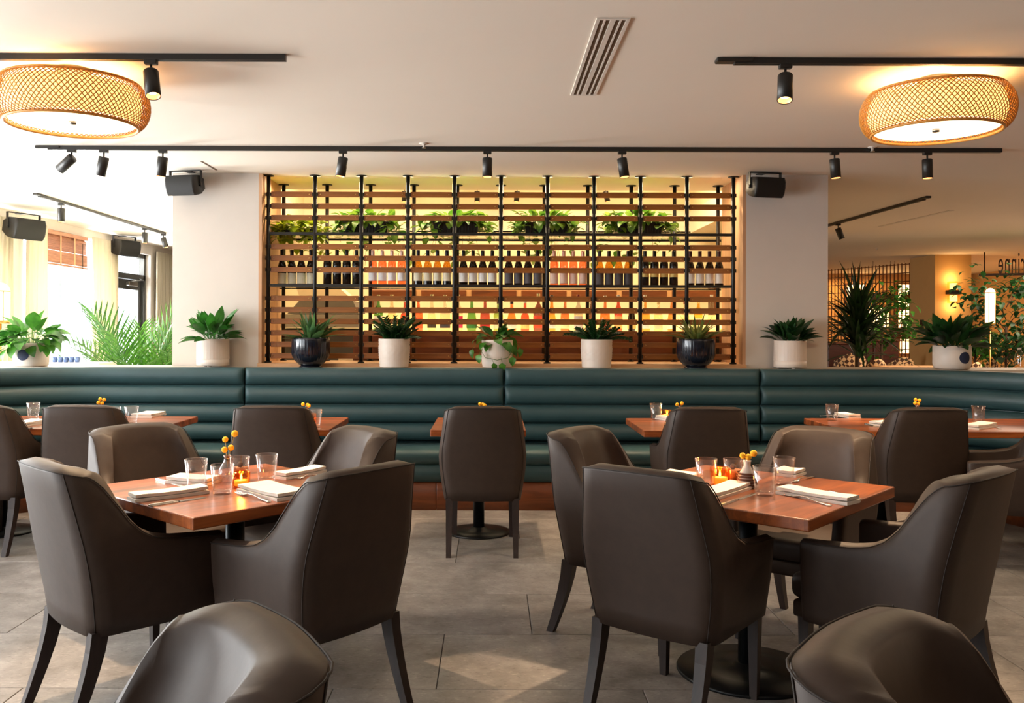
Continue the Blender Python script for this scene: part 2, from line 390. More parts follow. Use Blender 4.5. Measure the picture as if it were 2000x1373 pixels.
d = struct('door_1', MB().box(XL-.2, XL-.08, y0, y0+.07, 0, z1).box(XL-.2, XL-.08, y1-.07, y1, 0, z1).box(XL-.2, XL-.08, y0, y1, z1-.06, z1).box(XL-.2, XL-.08, y0, y1, 2.14, 2.22), M_frame)
lf = MB().box(XL-.17, XL-.12, y0+.08, y0+.2, .02, 2.13).box(XL-.17, XL-.12, y1-.2, y1-.08, .02, 2.13).box(XL-.17, XL-.12, y0+.2, y1-.2, 1.98, 2.13).box(XL-.17, XL-.12, y0+.2, y1-.2, .02, .25).build('door_leaf', M_frame, d)
MB().box(XL-.15, XL-.14, y0+.2, y1-.2, .25, 1.98).build('pane', M_pane, lf)
MB().box(XL-.15, XL-.14, y0+.07, y1-.07, 2.22, z1-.06).build('pane', M_pane, d)
cl_ = MB().rbox(XL-.12, XL-.06, y0+.55, y0+.9, 2.03, 2.1, .008, 1); cl_.tube([(XL-.06, y0+.6, 2.1), (XL+.06, y0+.75, 2.12), (XL-.06, y0+.95, 2.16)], .008, 6)
cl_.build('door_closer', M_nickel, d)
struct('trim_2', MB().box(XL-30, XL-.3, Y0-10, Y1+12, -.15, -.05), M_outside)
# bar room walls
def wallseg(mb, a, b, t, z0, z1):
    a, b = Vector(a), Vector(b); dd = (b-a).normalized(); n = Vector((-dd.y, dd.x))*t
    q = [a, b, b+n, a+n]; mb.add([(p.x, p.y, z) for z in (z0, z1) for p in q], [(0, 1, 2, 3), (4, 7, 6, 5), (0, 4, 5, 1), (1, 5, 6, 2), (2, 6, 7, 3), (3, 7, 4, 0)])
bw = MB(); wallseg(bw, (-2.74, 8.4), (-3.9, 12.4), .08, 0, HC+.02); wallseg(bw, (2.9, 8.4), (4.0, 12.4), -.08, 0, HC+.02); wallseg(bw, (-3.9, 12.4), (4.0, 12.4), .08, 0, HC+.02)
struct('wall_bar', bw, M_barwall)
# pillars either side of the opening
DP = 7.7
PLx0, PLx1 = W(337, 500, DP).x, W(505, 500, DP).x
PRx0, PRx1 = W(1457, 500, DP).x, W(1617, 500, DP).x
def pillar(x0, x1, no):
    return struct(no, MB().box(x0, x1, DP, 8.4, 0, HC), M_wall)
pillar(PLx0, PLx1, 'wall_pillar_left'); pillar(PRx0, PRx1, 'wall_pillar_right')
struct('trim_3', MB().box(PLx1, PLx1+.028, DP+.0, 8.4, 1.09, HC), M_jamb)
struct('trim_4', MB().box(PRx0-.028, PRx0, DP+.0, 8.4, 1.09, HC), M_jamb)
struct('trim_5', MB().box(PLx1, PRx0, DP-.03, 8.4, 1.06, 1.09), M_sill)
struct('wall_low', MB().box(-5.0, -2.74, 7.66, 7.86, 0, 1.055).box(2.9, 5.0, 7.66, 7.86, 0, 1.055).box(PLx1, PRx0, 7.67, 8.4, 0, 1.06), M_wall)
struct('trim_6', MB().box(-5.05, 5.05, 7.425, 7.67, 1.035, 1.062).box(-5.05, PLx0, 7.67, 7.9, 1.055, 1.062).box(PRx1, 5.05, 7.67, 7.9, 1.055, 1.062), mat('ledge_laminate', 'c9b8a4', .5, noise=.02))
LZ = 1.062

# ------------------------------------------------------------------ banquette
def path_pt(s):           # rear line of the banquette; s=0 at x=0
    X0, Rr, YB = 3.1, 1.22, 7.42
    sg = 1 if s >= 0 else -1; a = abs(s)
    if a <= X0: return Vector((sg*a, YB)), Vector((0, -1))
    t = (a-X0)/Rr
    if t <= pi/2: return Vector((sg*(X0+Rr*sin(t)), YB-Rr+Rr*cos(t))), Vector((-sg*sin(t), -cos(t)))
    return Vector((sg*(X0+Rr), YB-Rr-(a-X0-Rr*pi/2))), Vector((-sg, 0))
def sweep(mb, s0, s1, prof, endf=None, m=0, step=.06):
    n = max(3, int((s1-s0)/step)); ss = [s0+(s1-s0)*i/n for i in range(n+1)]
    ee = [.008, .02, .04]; ss = sorted(set(ss+[s0+e for e in ee]+[s1-e for e in ee]))
    P = len(prof); vs = []; fs = []
    for s in ss:
        p, nn = path_pt(s); e = min(s-s0, s1-s)
        k = sqrt(max(0, 1-(1-min(e/.045, 1))**2)) if endf else 1
        for dd, z, bul in prof:
            q = p+nn*(dd+bul*k); vs.append((q.x, q.y, z))
    for i in range(len(ss)-1):
        for k in range(P):
            k2 = (k+1) % P; fs.append((i*P+k, i*P+k2, (i+1)*P+k2, (i+1)*P+k))
    fs.append(tuple(range(P))[::-1]); fs.append(tuple((len(ss)-1)*P+k for k in range(P)))
    mb.add(vs, fs, m, True); return mb
BQ = thing('banquette', 'long curved teal leather banquette with horizontal channels and wooden plinth', 'banquette', (0, 0, 0))
SEAMS = [-5.9, -2.02, .104, 2.2, 5.9]
ZT = [1.067, .922, .768, .618, .47]
for i in range(4):
    a, b = SEAMS[i]+.004, SEAMS[i+1]-.004
    bc = sweep(MB(), a, b, [(0, .42, 0), (.085, .42, 0), (.072, 1.035, 0), (0, 1.035, 0)]).build('back_cushion', M_teal, BQ)
    for j in range(4):
        zt, zb = ZT[j], ZT[j+1]; pr = []
        n = 9
        d0 = .075+.006*j
        for k in range(n+1):
            t = k/n; z = zt-.002-(zt-zb-.004)*t; bul = .048*(sin(pi*t)**.55 if 0 < t < 1 else 0)
            pr.append((d0, z, bul))
        pr += [(.03, zb+.004, 0), (.03, zt-.004, 0)]
        if j == 0:
            pr = [(d0, zt-.006-(zt-zb-.008)*(k/n), .048*(sin(pi*(.12+.88*k/n))**.55 if k < n else 0)) for k in range(n+1)]+[(.0, zb+.004, 0), (.0, zt-.012, 0), (.02, zt, 0), (.06, zt, 0)]
        sweep(MB(), a, b, pr, True).build('channel', M_teal, bc)
    sp = [(.06, .33, 0), (.06, .455, 0), (.3, .468, 0), (.5, .468, .02), (.56, .455, .025), (.575, .43, .025), (.572, .38, .015), (.56, .352, 0), (.5, .335, 0)]
    sweep(MB(), a, b, sp, True).build('seat', M_teal, BQ)
    sweep(MB(), a-.003, b+.003, [(.03, .22, 0), (.03, .345, 0), (.562, .345, 0), (.562, .22, 0)]).build('apron', M_teal, BQ)
for i in range(-6, 6):
    a, b = .98*i+.56, .98*(i+1)+.56
    sweep(MB(), a+.002, b-.002, [(.05, 0, 0), (.05, .218, 0), (.552, .218, 0), (.552, 0, 0)]).build('plinth_panel', M_plinth, BQ)

# ------------------------------------------------------------------ chairs
def chair_meshes():
    z0 = .33; yf = .20; r = .075; t = .055
    def wz(z):
        if z < .63: u = (z-z0)/.3; return .238+.034*sin(u*pi/2)
        u = (z-.63)/.29; return .272-.045*u
    def yb(z): u = max(0, z-z0)/.59; return -.265-.11*u**1.3
    def htop(s):
        y = yf*(1-s)-.33*s; q = y+.315
        K = [(0, .9), (.02, .886), (.045, .858), (.085, .79), (.12, .73), (.16, .69), (.21, .666), (.28, .652), (.38, .645), (.52, .636)]
        if q <= 0: return .9
        for (a, ha), (b, hb) in zip(K, K[1:]):
            if q <= b:
                t_ = (q-a)/(b-a); return ha+(hb-ha)*t_
        return .636
    def pos(u, z):
        # u 0..1 right side, 1..2 right corner, 2..4 back, 4..5 corner, 5..6 side
        mir = 1
        if u > 3: u = 6-u; mir = -1
        ww = wz(z); bb = yb(z)
        if u <= 1: x, y, nx, ny = ww, yf*(1-u)+(bb+r)*u, 1, 0
        elif u <= 2:
            a = (u-1)*pi/2; x, y = ww-r+r*cos(a), bb+r-r*sin(a); nx, ny = cos(a), -sin(a)
        else: x, y, nx, ny = (ww-r)*(3-u), bb-.012*sin((u-2)*pi/2), 0, -1
        return x*mir, y, nx*mir, ny
    LS = [(.55, 0), (1, .18), (2, .298), (3, .46)]
    def inner(u, z):
        x, y, nx, ny = pos(u, z); mir = 1; um = u
        if u > 3: um = 6-u; mir = -1
        zf = min(1, max(0, (z-.66)/.26)); th = t*(1-.14*zf)
        ox, oy = x-nx*th, y-ny*th
        if um <= .55: return ox, oy
        for (a, la), (b, lb) in zip(LS, LS[1:]):
            if um <= b: ph = pi/2*(la+(lb-la)*(um-a)/(b-a))/.46; break
        bb = yb(z); yc = yf*.45+(bb+r)*.55; yi = bb+.12-.035*zf
        ex = (wz(z)-th)*max(0, cos(ph))**.62; ey = yc-(yc-yi)*sin(ph)**.62
        k = 1; k *= min(1, (um-.55)/.25)
        return ox+(ex*mir-ox)*k, oy+(ey-oy)*k
    us = [i/12 for i in range(6)]+[.5+i/44 for i in range(23)]+[1+i/5 for i in range(1, 6)]+[2+i/5 for i in range(1, 6)]
    us = us+[6-u for u in us[::-1][1:]]
    NV = 9; vs = []; rings = []; tips = []
    for u in us:
        um = u if u <= 3 else 6-u
        h = htop(min(um, 1)) if um <= 1 else .9+.022*sin(min(um-1, 1)*pi/2)+.003*max(0, um-2)
        ring = []
        for k in range(NV):
            z = z0+(h-.02-z0)*k/(NV-1); x, y, nx, ny = pos(u, z); ring.append((x, y, z))
        x, y, nx, ny = pos(u, h); ix, iy = inner(u, h)
        for q in (.15, .5, .85):
            a = pi*q; f_ = .5-.5*cos(a); ring.append((x+(ix-x)*f_, y+(iy-y)*f_, h-.02+.02*sin(a)))
        for k in range(NV):
            z = h-.02-(h-.02-z0)*k/(NV-1); ix, iy = inner(u, z)
            ring.append((ix, iy, z))
        tips.append((x, y)); rings.append(ring)
        x, y, nx, ny = pos(u, h-.012); tips[-1] = (x+nx*.002, y+ny*.002, h-.012)
    # rounded arm fronts
    def cap(ring, dy, k):
        cx = sum(p[0] for p in ring)/len(ring); cz = sum(p[2] for p in ring)/len(ring)
        return [(cx+(p[0]-cx)*k, p[1]+dy, cz+(p[2]-cz)*(1-(1-k)*.12)) for p in ring]
    rings = [cap(rings[0], .016, .45), cap(rings[0], .011, .8)]+rings+[cap(rings[-1], .011, .8), cap(rings[-1], .016, .45)]
    P = len(rings[0]); fs = []
    for rr in rings: vs += rr
    for i in range(len(rings)-1):
        for k in range(P):
            k2 = (k+1) % P; fs.append((i*P+k, i*P+k2, (i+1)*P+k2, (i+1)*P+k))
    fs.append(tuple(range(P))[::-1]); fs.append(tuple((len(rings)-1)*P+k for k in range(P)))
    shell = MB().add(vs, fs, 0, True)
    pip = MB().tube(tips, .0022, 5)
    for cu in (1.5, 4.5):
        pts = []
        for k in range(12):
            z = z0+.003+(.905-z0)*k/11; x, y, nx, ny = pos(cu, z); pts.append((x+nx*.0008, y+ny*.0008, z))
        pip.tube(pts, .0018, 4)
    seat = MB().rbox(-.208, .208, -.22, .285, .395, .49, .032, 4, smooth=True)
    for i, p in enumerate(seat.v):
        x, y, z = p
        if z > .45: seat.v[i] = (x, y, z+.014*max(0, 1-(x/.21)**2)*max(0, 1-((y-.03)/.27)**2))
    rail = MB().rbox(-.214, .214, -.24, .268, .33, .394, .012, 2, smooth=True)
    leg_f = MB(); leg_f.add([(a*.021, b*.021, .335) for a, b in ((-1, -1), (1, -1), (1, 1), (-1, 1))]+[(a*.014, b*.014, 0) for a, b in ((-1, -1), (1, -1), (1, 1), (-1, 1))], [(0, 1, 2, 3), (7, 6, 5, 4), (0, 4, 5, 1), (1, 5, 6, 2), (2, 6, 7, 3), (3, 7, 4, 0)])
    leg_b = MB(); vv = []; ff = []
    for k in range(6):
        q = k/5; z = .345*(1-q); yy = -.10*q**1.4; hw = .022-.007*q; hd = .030-.013*q
        vv += [(-hw, yy-hd, z), (hw, yy-hd, z), (hw, yy+hd, z), (-hw, yy+hd, z)]
    for k in range(5):
        for j in range(4): j2 = (j+1) % 4; ff.append((k*4+j, k*4+j2, (k+1)*4+j2, (k+1)*4+j))
    ff += [(0, 1, 2, 3), (23, 22, 21, 20)]
    leg_b.add(vv, ff)
    return dict(shell=shell.mesh('shell', M_leather), piping=pip.mesh('piping', M_pipe), seat=seat.mesh('seat', M_leather), rail=rail.mesh('seat_rail', M_leather), lf=leg_f.mesh('leg', M_leg), lb=leg_b.mesh('leg', M_leg))
CM = chair_meshes()
def chair(bx, by, face, label, group='dining chairs'):
    a = R(face); f = Vector((cos(a), sin(a)))
    t = thing('dining_chair', label, 'chair', (bx+f.x*.365, by+f.y*.365, 0), a-pi/2, group)
    put('shell', CM['shell'], t); put('piping', CM['piping'], t); put('seat', CM['seat'], t); put('seat_rail', CM['rail'], t)
    for sx in (-1, 1):
        put('leg', CM['lf'], t, (sx*.19, .225, 0)); put('leg', CM['lb'], t, (sx*.205, -.228, 0))
    return t
CHAIRS = [
 (-1.78, 4.42, -41, 'taupe leather dining chair at the far left corner of the left front table'),
 (-.56, 4.32, 221, 'taupe leather dining chair at the far right corner of the left front table'),
 (-1.60, 3.15, 45, 'taupe leather dining chair nearest left, its side and low arm towards us'),
 (-.395, 3.09, 142, 'taupe leather dining chair at the near right of the left front table'),
 (.48, 3.05, 51, 'large taupe leather dining chair at the near left of the right front table'),
 (1.71, 3.02, 133, 'taupe leather dining chair at the right edge, near side of the right front table'),
 (.37, 4.33, -36, 'taupe leather dining chair at the far left of the right front table'),
 (1.65, 4.38, 230, 'taupe leather dining chair at the far right of the right front table'),
 (-2.51, 5.42, 90, 'taupe leather dining chair at the wide table by the left banquette end'),
 (-1.345, 5.42, 90, 'taupe leather dining chair at the small table left of centre'),
 (-.053, 5.42, 90, 'taupe leather dining chair standing alone in the middle, seen from behind'),
 (1.33, 5.42, 90, 'taupe leather dining chair at the small table right of centre'),
 (2.68, 5.42, 90, 'taupe leather dining chair at the wide table by the right banquette end'),
 (-3.16, 5.42, 86, 'taupe leather dining chair cut by the left picture edge, in the back row'),
 (3.40, 5.22, 158, 'taupe leather dining chair at the right edge, arm towards the wide table'),
 (-.335, 1.455, 214, 'pale lit top of a taupe chair in the left foreground, facing away'),
 (.565, 1.455, -43, 'dark top of a taupe chair in the right foreground, turned to the right'),
]
for c in CHAIRS: chair(*c)

# ------------------------------------------------------------------ tables
def table(name, label, cx, cy, rz, sx, sy, bases, rb, th=.044):
    t = thing(name, label, 'table', (cx, cy, 0), rz)
    MB().rbox(-sx/2, sx/2, -sy/2, sy/2, .75-th, .75, .005, 2).build('tabletop', M_top, t)
    for bx, by in bases:
        MB().lathe([(rb, 0), (rb, .008), (rb*.985, .013), (rb*.6, .02), (.06, .026), (.05, .04), (.0005, .041)], 40, (bx, by, 0)).build('base', M_base, t)
        MB().cyl((bx, by, .03), (bx, by, .70), .038, n=20).build('column', M_base, t)
        MB().rbox(bx-.16, bx+.16, by-.16, by+.16, .69, .75-th, .003, 1).build('top_plate', M_base, t)
    return t
table('dining_table', 'square walnut table on a black pedestal, front left, set diagonally', -1.045, 3.66, R(48), .87, .87, [(0, 0)], .285)
table('dining_table', 'square walnut table on a black pedestal, front right, set diagonally', 1.05, 3.66, R(48), .87, .87, [(0, 0)], .285)
table('small_dining_table', 'small walnut table left of centre in front of the teal banquette', -1.335, 6.08, 0, .61, .78, [(0, 0)], .215)
table('small_dining_table', 'small walnut table in the middle, mostly hidden by the lone chair', -.083, 6.08, 0, .61, .78, [(0, .05)], .215)
table('small_dining_table', 'small walnut table right of centre in front of the teal banquette', 1.275, 6.08, 0, .61, .78, [(0, 0)], .215)
table('wide_dining_table', 'wide walnut table at the left end of the teal banquette', -2.93, 6.1, 0, 1.6, .82, [(-.4, 0), (.45, 0)], .215)
table('wide_dining_table', 'wide walnut table at the right end of the teal banquette', 3.07, 6.1, 0, 1.6, .82, [(-.41, 0), (0, .2)], .215)

# table settings ---------------------------------------------------
def mk_glass(h=.115, rt=.047, rb=.035):
    return MB().lathe([(rb-.004, 0), (rb, .004), (rb+.0005, .012), (rt, h-.001), (rt-.0012, h), (rt-.003, h-.001), (rb-.002, .016), (.0005, .013)], 28).mesh('glass', M_glass)
G_t = mk_glass(); G_s = mk_glass(.1, .043, .037)
def tumbler(p, label, me=G_t, sc=1): return tag(put('glass_tumbler', me, loc=p, scale=sc), label, 'glass', 'water tumblers')
def napkin_mesh(L, Wd, layers=3, roll=False):
    mb = MB()
    layers = 2
    for k in range(layers):
        g = .0125; z0 = k*g*1.12; inset = .004*((k*7) % 3)
        pr = []; n = 6
        w2 = Wd/2-inset
        pts = [(-w2, z0), (w2-g/2, z0)]+[(w2-g/2+g/2*sin(pi*i/n), z0+g/2-g/2*cos(pi*i/n)) for i in range(1, n)]+[(w2-g/2, z0+g), (-w2, z0+g*.9)]
        P = len(pts); NL = 10; vs = []; fs = []
        for i in range(NL+1):
            x = -L/2+inset*.7+(L-inset*1.4)*i/NL; e = .0022*sin(i*.7+k)*(k+.4)
            for (yy, z) in pts: vs.append((x, yy, z+max(0, e)+(.004*(1-abs(yy)/w2)*(k == layers-1) if z > z0+g*.5 else 0)))
        for i in range(NL):
            for j in range(P): j2 = (j+1) % P; fs.append((i*P+j, i*P+j2, (i+1)*P+j2, (i+1)*P+j))
        fs.append(tuple(range(P))[::-1]); fs.append(tuple(NL*P+j for j in range(P)))
        mb.add(vs, fs, 0, False)
    return mb
def between(a, b): a, b = Vector(a), Vector(b); return (a+b)/2, math.atan2((b-a).y, (b-a).x), (b-a).length
def napkin(a, b, Wd, label, layers=3):
    c, ang, L = between(a, b)
    return tag(napkin_mesh(L, Wd, layers).build('napkin', M_linen, loc=c, rot=(0, 0, ang)), label, 'napkin', 'folded napkins')
def fork_mesh():
    mb = MB(); vs = []; fs = []
    st = [(-.10, .008, .002), (-.095, .010, .003), (-.05, .006, .005), (.0, .0035, .011), (.03, .0035, .010), (.045, .009, .005), (.06, .0125, .0025)]
    for x, hw, z in st: vs += [(x, -hw, z), (x, hw, z), (x, hw*.9, z+.0025), (x, -hw*.9, z+.0025)]
    for i in range(len(st)-1):
        for j in range(4): j2 = (j+1) % 4; fs.append((i*4+j, i*4+j2, i*4+4+j2, i*4+4+j))
    fs += [(3, 2, 1, 0), tuple(len(st)*4-4+j for j in range(4))]; mb.add(vs, fs, 0, True)
    for k in range(4):
        y = -.0105+.007*k; mb.tube([(.058, y, .004), (.08, y, .003), (.1, y, .007)], [.002, .0018, .001], 5)
    return mb.mesh('fork', M_steel)
def knife_mesh():
    mb = MB(); vs = []; fs = []
    st = [(-.11, .005, .007), (-.1, .0075, .008), (-.02, .006, .008), (0, .0045, .007), (.005, .009, .0035), (.07, .010, .0035), (.1, .008, .003), (.112, .002, .0028)]
    for x, hw, h in st: vs += [(x, -hw, .0008), (x, hw, .0008), (x, hw*.7, h), (x, -hw*.7, h)]
    for i in range(len(st)-1):
        for j in range(4): j2 = (j+1) % 4; fs.append((i*4+j, i*4+j2, i*4+4+j2, i*4+4+j))
    fs += [(3, 2, 1, 0), tuple(len(st)*4-4+j for j in range(4))]; mb.add(vs, fs, 0, False)
    return mb.mesh('knife', M_steel)
FK, KN = fork_mesh(), knife_mesh()
def cutlery(kind, a, b, label):
    c, ang, L = between(a, b); s = L/.21
    return tag(put(kind, FK if kind == 'fork' else KN, loc=c, rot=(0, 0, ang), scale=(s, 1, 1)), label, kind, kind+'s on the tables')
def votive(p, label, s=1):
    t = thing('votive_candle', label, 'candle', p, 0)
    MB().lathe([(.03*s, 0), (.034*s, .004), (.036*s, .06*s), (.034*s, .066*s), (.033*s, .062*s), (.031*s, .008), (.0005, .007)], 24).build('glass_cup', M_amber, t)
    MB().lathe([(.027*s, .009), (.027*s, .03*s), (.0005, .03*s)], 18).build('wax', M_wax, t)
    MB().lathe([(.0005, .031*s), (.0045, .036*s), (.0042, .043*s), (.0005, .058*s)], 10).build('flame', M_flame, t)
    light('candle_light', 'POINT', (0, 0, .05*s), .55, (1, .52, .18), size=.012, parent=t)
    return t
def bud_vase(p, label, balls, s=1, woven=False):
    t = thing('bud_vase', label, 'vase', p, 0)
    prof = [(.022, 0), (.034, .006), (.039, .03), (.036, .055), (.022, .075), (.014, .09), (.014, .105), (.018, .112), (.015, .112), (.011, .1), (.0005, .09)]
    MB().lathe([(r*s, z*s) for r, z in prof], 24).build('vase_body', M_pinkglass if not woven else M_white_pot, t)
    if woven:
        nb = MB()
        for i in range(5): nb.lathe([(.0385*s+.0025, .008+.0115*i), (.0385*s+.004, .012+.0115*i), (.0385*s+.0025, .017+.0115*i)], 24, caps=False)
        nb.build('woven_sleeve', mat('woven_sleeve', '5a3420', .8, noise=.4, nscale=150), t)
    for bx, by, bz, br in balls:
        MB().tube([(0, 0, .06*s), (bx*.25, by*.25, .11*s), (bx, by, bz)], .0013, 5).build('stem', M_stalk, t)
        MB().sphere((bx, by, bz), br, 10).build('flower_head', M_yellow, t)
    return t
def spice_glass(p, label):
    t = thing('spice_glass', label, 'jar', p, 0)
    put('glass', G_s, t, scale=1.0)
    MB().lathe([(.034, .014), (.037, .055), (.0005, .055)], 20).build('filling', M_cork, t)
    MB().sphere((0, .005, .066), .012, 8).build('knob', M_stemb, t)
    return t
# left table
tumbler(T(383, 952), 'clear tumbler left of the bud vase on the left front table')
tumbler(T(434, 965), 'clear tumbler in front of the bud vase on the left front table')
tumbler(T(521, 940), 'clear tumbler by the right napkins on the left front table')
bud_vase(T(444, 941), 'smoky bud vase with four yellow button flowers on the left front table', [(-.012, .0, .135, .013), (.012, .01, .142, .013), (-.015, .02, .175, .0125), (.025, .02, .2, .0145)], 1.0)
votive(T(471, 952), 'lit amber candle glass on the left front table')
spice_glass(T(468, 938), 'glass of amber spices behind the candle on the left front table')
napkin(T(256, 979), T(400, 961), .085, 'folded napkin on the near left edge of the left front table', 4)
napkin(T(338, 940), T(420, 945), .11, 'folded napkin behind the leftmost tumbler of the left front table', 3)
napkin(T(495, 955), T(575, 975), .15, 'squarish folded napkin at the near right of the left front table', 3)
napkin(T(545, 936), T(625, 921), .085, 'folded napkin at the far right of the left front table', 3)
cutlery('knife', T(293, 989), T(400, 972), 'steel knife along the near left napkin, left front table')
cutlery('knife', T(306, 937), T(362, 951), 'steel knife at the far left of the left front table')
cutlery('fork', T(528, 982), T(462, 963), 'steel fork pointing at the candle, left front table')
cutlery('fork', T(632, 928), T(575, 937), 'steel fork by the far right napkin, left front table')
cutlery('knife', T(560, 962), T(625, 970), 'steel knife behind the squarish napkin, left front table')
# right table
tumbler(T(1379, 950), 'leftmost clear tumbler on the right front table')
tumbler(T(1493, 968), 'nearest clear tumbler in the middle of the right front table')
tumbler(T(1531, 947), 'rightmost clear tumbler on the right front table')
spice_glass(T(1432, 942), 'glass with brown spices behind the candle on the right front table')
votive(T(1406, 948), 'lit amber candle glass on the right front table', 1.15)
bud_vase(T(1459, 952), 'bud vase in a woven sleeve with three yellow button flowers, right front table', [(-.018, 0, .13, .0125), (.004, -.005, .125, .013), (.03, .01, .138, .014)], .98, True)
napkin(T(1366, 978), T(1445, 953), .1, 'folded napkin by the nearest chair of the right front table', 4)
napkin(T(1300, 931), T(1365, 938), .1, 'folded napkin at the far left of the right front table', 3)
napkin(T(1528, 962), T(1668, 985), .095, 'long folded napkin at the near right of the right front table', 4)
napkin(T(1520, 925), T(1565, 930), .12, 'folded napkin behind the rightmost tumbler of the right front table', 3)
cutlery('knife', T(1404, 990), T(1473, 965), 'steel knife beside the nearest tumbler, right front table')
cutlery('fork', T(1625, 990), T(1528, 965), 'steel fork in front of the long napkin, right front table')
cutlery('knife', T(1620, 962), T(1682, 975), 'steel knife tucked behind the long napkin, right front table')
cutlery('fork', T(1590, 932), T(1545, 944), 'steel fork at the far side of the right front table')
# back row tables
tumbler(T(65, 818), 'clear tumbler at the left of the left wide table')
tumbler(T(222, 829), 'clear tumbler behind a chair top on the left wide table')
tumbler(T(257, 827), 'clear tumbler by the napkin on the left wide table')
tumbler(T(615, 834), 'clear tumbler on the small table left of centre')
tumbler(T(1281, 819), 'clear tumbler on the small table right of centre')
tumbler(T(1625, 821), 'clear tumbler at the left of the right wide table')
tumbler(T(1911, 825), 'clear tumbler at the right of the right wide table')
napkin(T(33, 834), T(75, 826), .12, 'folded napkin at the left end of the left wide table')
napkin(T(275, 816), T(305, 810), .16, 'folded napkin at the right of the left wide table')
napkin(T(1640, 812), T(1670, 817), .1, 'folded napkin near the left end of the right wide table')
napkin(T(1712, 832), T(1765, 826), .12, 'folded napkin left of the chair on the right wide table')
napkin(T(1893, 838), T(1930, 832), .12, 'folded napkin right of the chair on the right wide table')
napkin(T(1290, 818), T(1318, 822), .1, 'folded napkin on the small table right of centre')
cutlery('knife', T(38, 841), T(85, 833), 'steel knife on the left wide table')
cutlery('fork', T(292, 812), T(322, 812), 'steel fork at the right end of the left wide table')
cutlery('fork', T(1600, 813), T(1640, 815), 'steel fork at the left of the right wide table')
cutlery('knife', T(1690, 829), T(1725, 837), 'steel knife left of the chair on the right wide table')
cutlery('knife', T(1925, 829), T(1955, 838), 'steel knife at the right end of the right wide table')
B4 = [(-.013, 0, .125, .013), (.01, .005, .12, .013), (-.006, .01, .15, .012), (.022, .01, .145, .013)]
bud_vase(T(196, 822), 'bud vase with yellow button flowers on the left wide table', B4)
bud_vase(T(600, 822), 'bud vase with yellow button flowers on the small table left of centre', [(-.03, 0, .115, .013), (.0, .01, .11, .013), (.012, 0, .105, .013)], .9)
bud_vase(T(943, 821), 'bud vase with yellow button flowers on the middle table', [(-.02, 0, .115, .013), (.0, .01, .11, .013), (.012, 0, .105, .013)], .9)
bud_vase(T(1328, 821), 'bud vase with yellow button flowers on the small table right of centre', [(-.02, 0, .112, .013), (.014, 0, .12, .014)], .9)
bud_vase(T(1791, 822), 'bud vase with yellow button flowers on the right wide table', B4)
votive(T(1303, 818), 'lit candle glass on the small table right of centre')
votive(T(608, 826), 'lit candle glass on the small table left of centre')

# ------------------------------------------------------------------ trellis
DT, DB = 7.8, 8.3
xs = [W(524+90.8*i, 560, DT).x for i in range(11)]
TR = thing('trellis_screen', 'black pipe and wooden slat trellis screen between dining room and bar', 'trellis', (0, DT, 1.09))
def P0(mb): return mb
post = MB().cyl((0, 0, 0), (0, 0, HC-1.09), .0175, n=10).lathe([(.048, HC-1.09-.007), (.048, HC-1.09)], 20, caps=True).lathe([(.03, 0), (.03, .012)], 14).mesh('post', M_black)
for i, x in enumerate(xs):
    put('post', post, TR, (x, 0, 0))
zsl = [W(960, y, DT).z for y in (380.6, 403.6, 426.2, 482.6, 505.2, 527.8, 583.8, 606.2, 628.6, 651.2, 673.6, 696)]
sw = xs[1]-xs[0]
sl = MB().rbox(-(sw-.045)/2, (sw-.045)/2, -.009, .009, -.0235, .0235, .002, 1)
for s_ in (-1, 1): sl.lathe([(.006, 0), (.004, .003), (.0005, .004)], 8, m=1, M=Matrix.Translation((s_*(sw/2-.048), -.009, 0)) @ Matrix.Rotation(pi/2, 4, 'X'))
slm = sl.mesh('slat', [M_slat, M_brass])
for i in range(10):
    for z in zsl:
        put('slat', slm, TR, ((xs[i]+xs[i+1])/2, .006, z-1.09))
cl2 = MB().box(-.024, .024, -.014, .022, -.015, .015).mesh('clamp', M_black)
for i in range(11):
    for z in zsl: put('clamp', cl2, TR, (xs[i], .004, z-1.09))
for yy in (457.5, 558.5):
    z = W(960, yy, DT).z-1.09
    MB().box(xs[0], xs[-1], -.012, .012, z-.012, z+.012).build('front_rail', M_black, TR)
    MB().box(xs[0]-.02, xs[-1]+.02, DB-DT-.012, DB-DT+.012, z-.012, z+.012).build('back_rail', M_black, TR)
    if yy > 500: MB().box(xs[0], xs[-1], .012, DB-DT-.012, z-.008, z+.004).build('shelf_board', glass('shelf_glass', (.93, .95, .93), .06, .03, .5), TR)
    else:
        MB().box(xs[0], xs[-1], .012, DB-DT-.012, z-.004, z+.004).build('shelf_glass', glass('shelf_glass', (.93, .95, .93), .06, .03, .5), TR)
zS1 = W(960, 558.5, DT).z+.012; zS2 = W(960, 457.5, DT).z+.012
for k in range(11):
    put('back_post', post, TR, (W(554+84.8*k, 500, DB).x, DB-DT, 0))

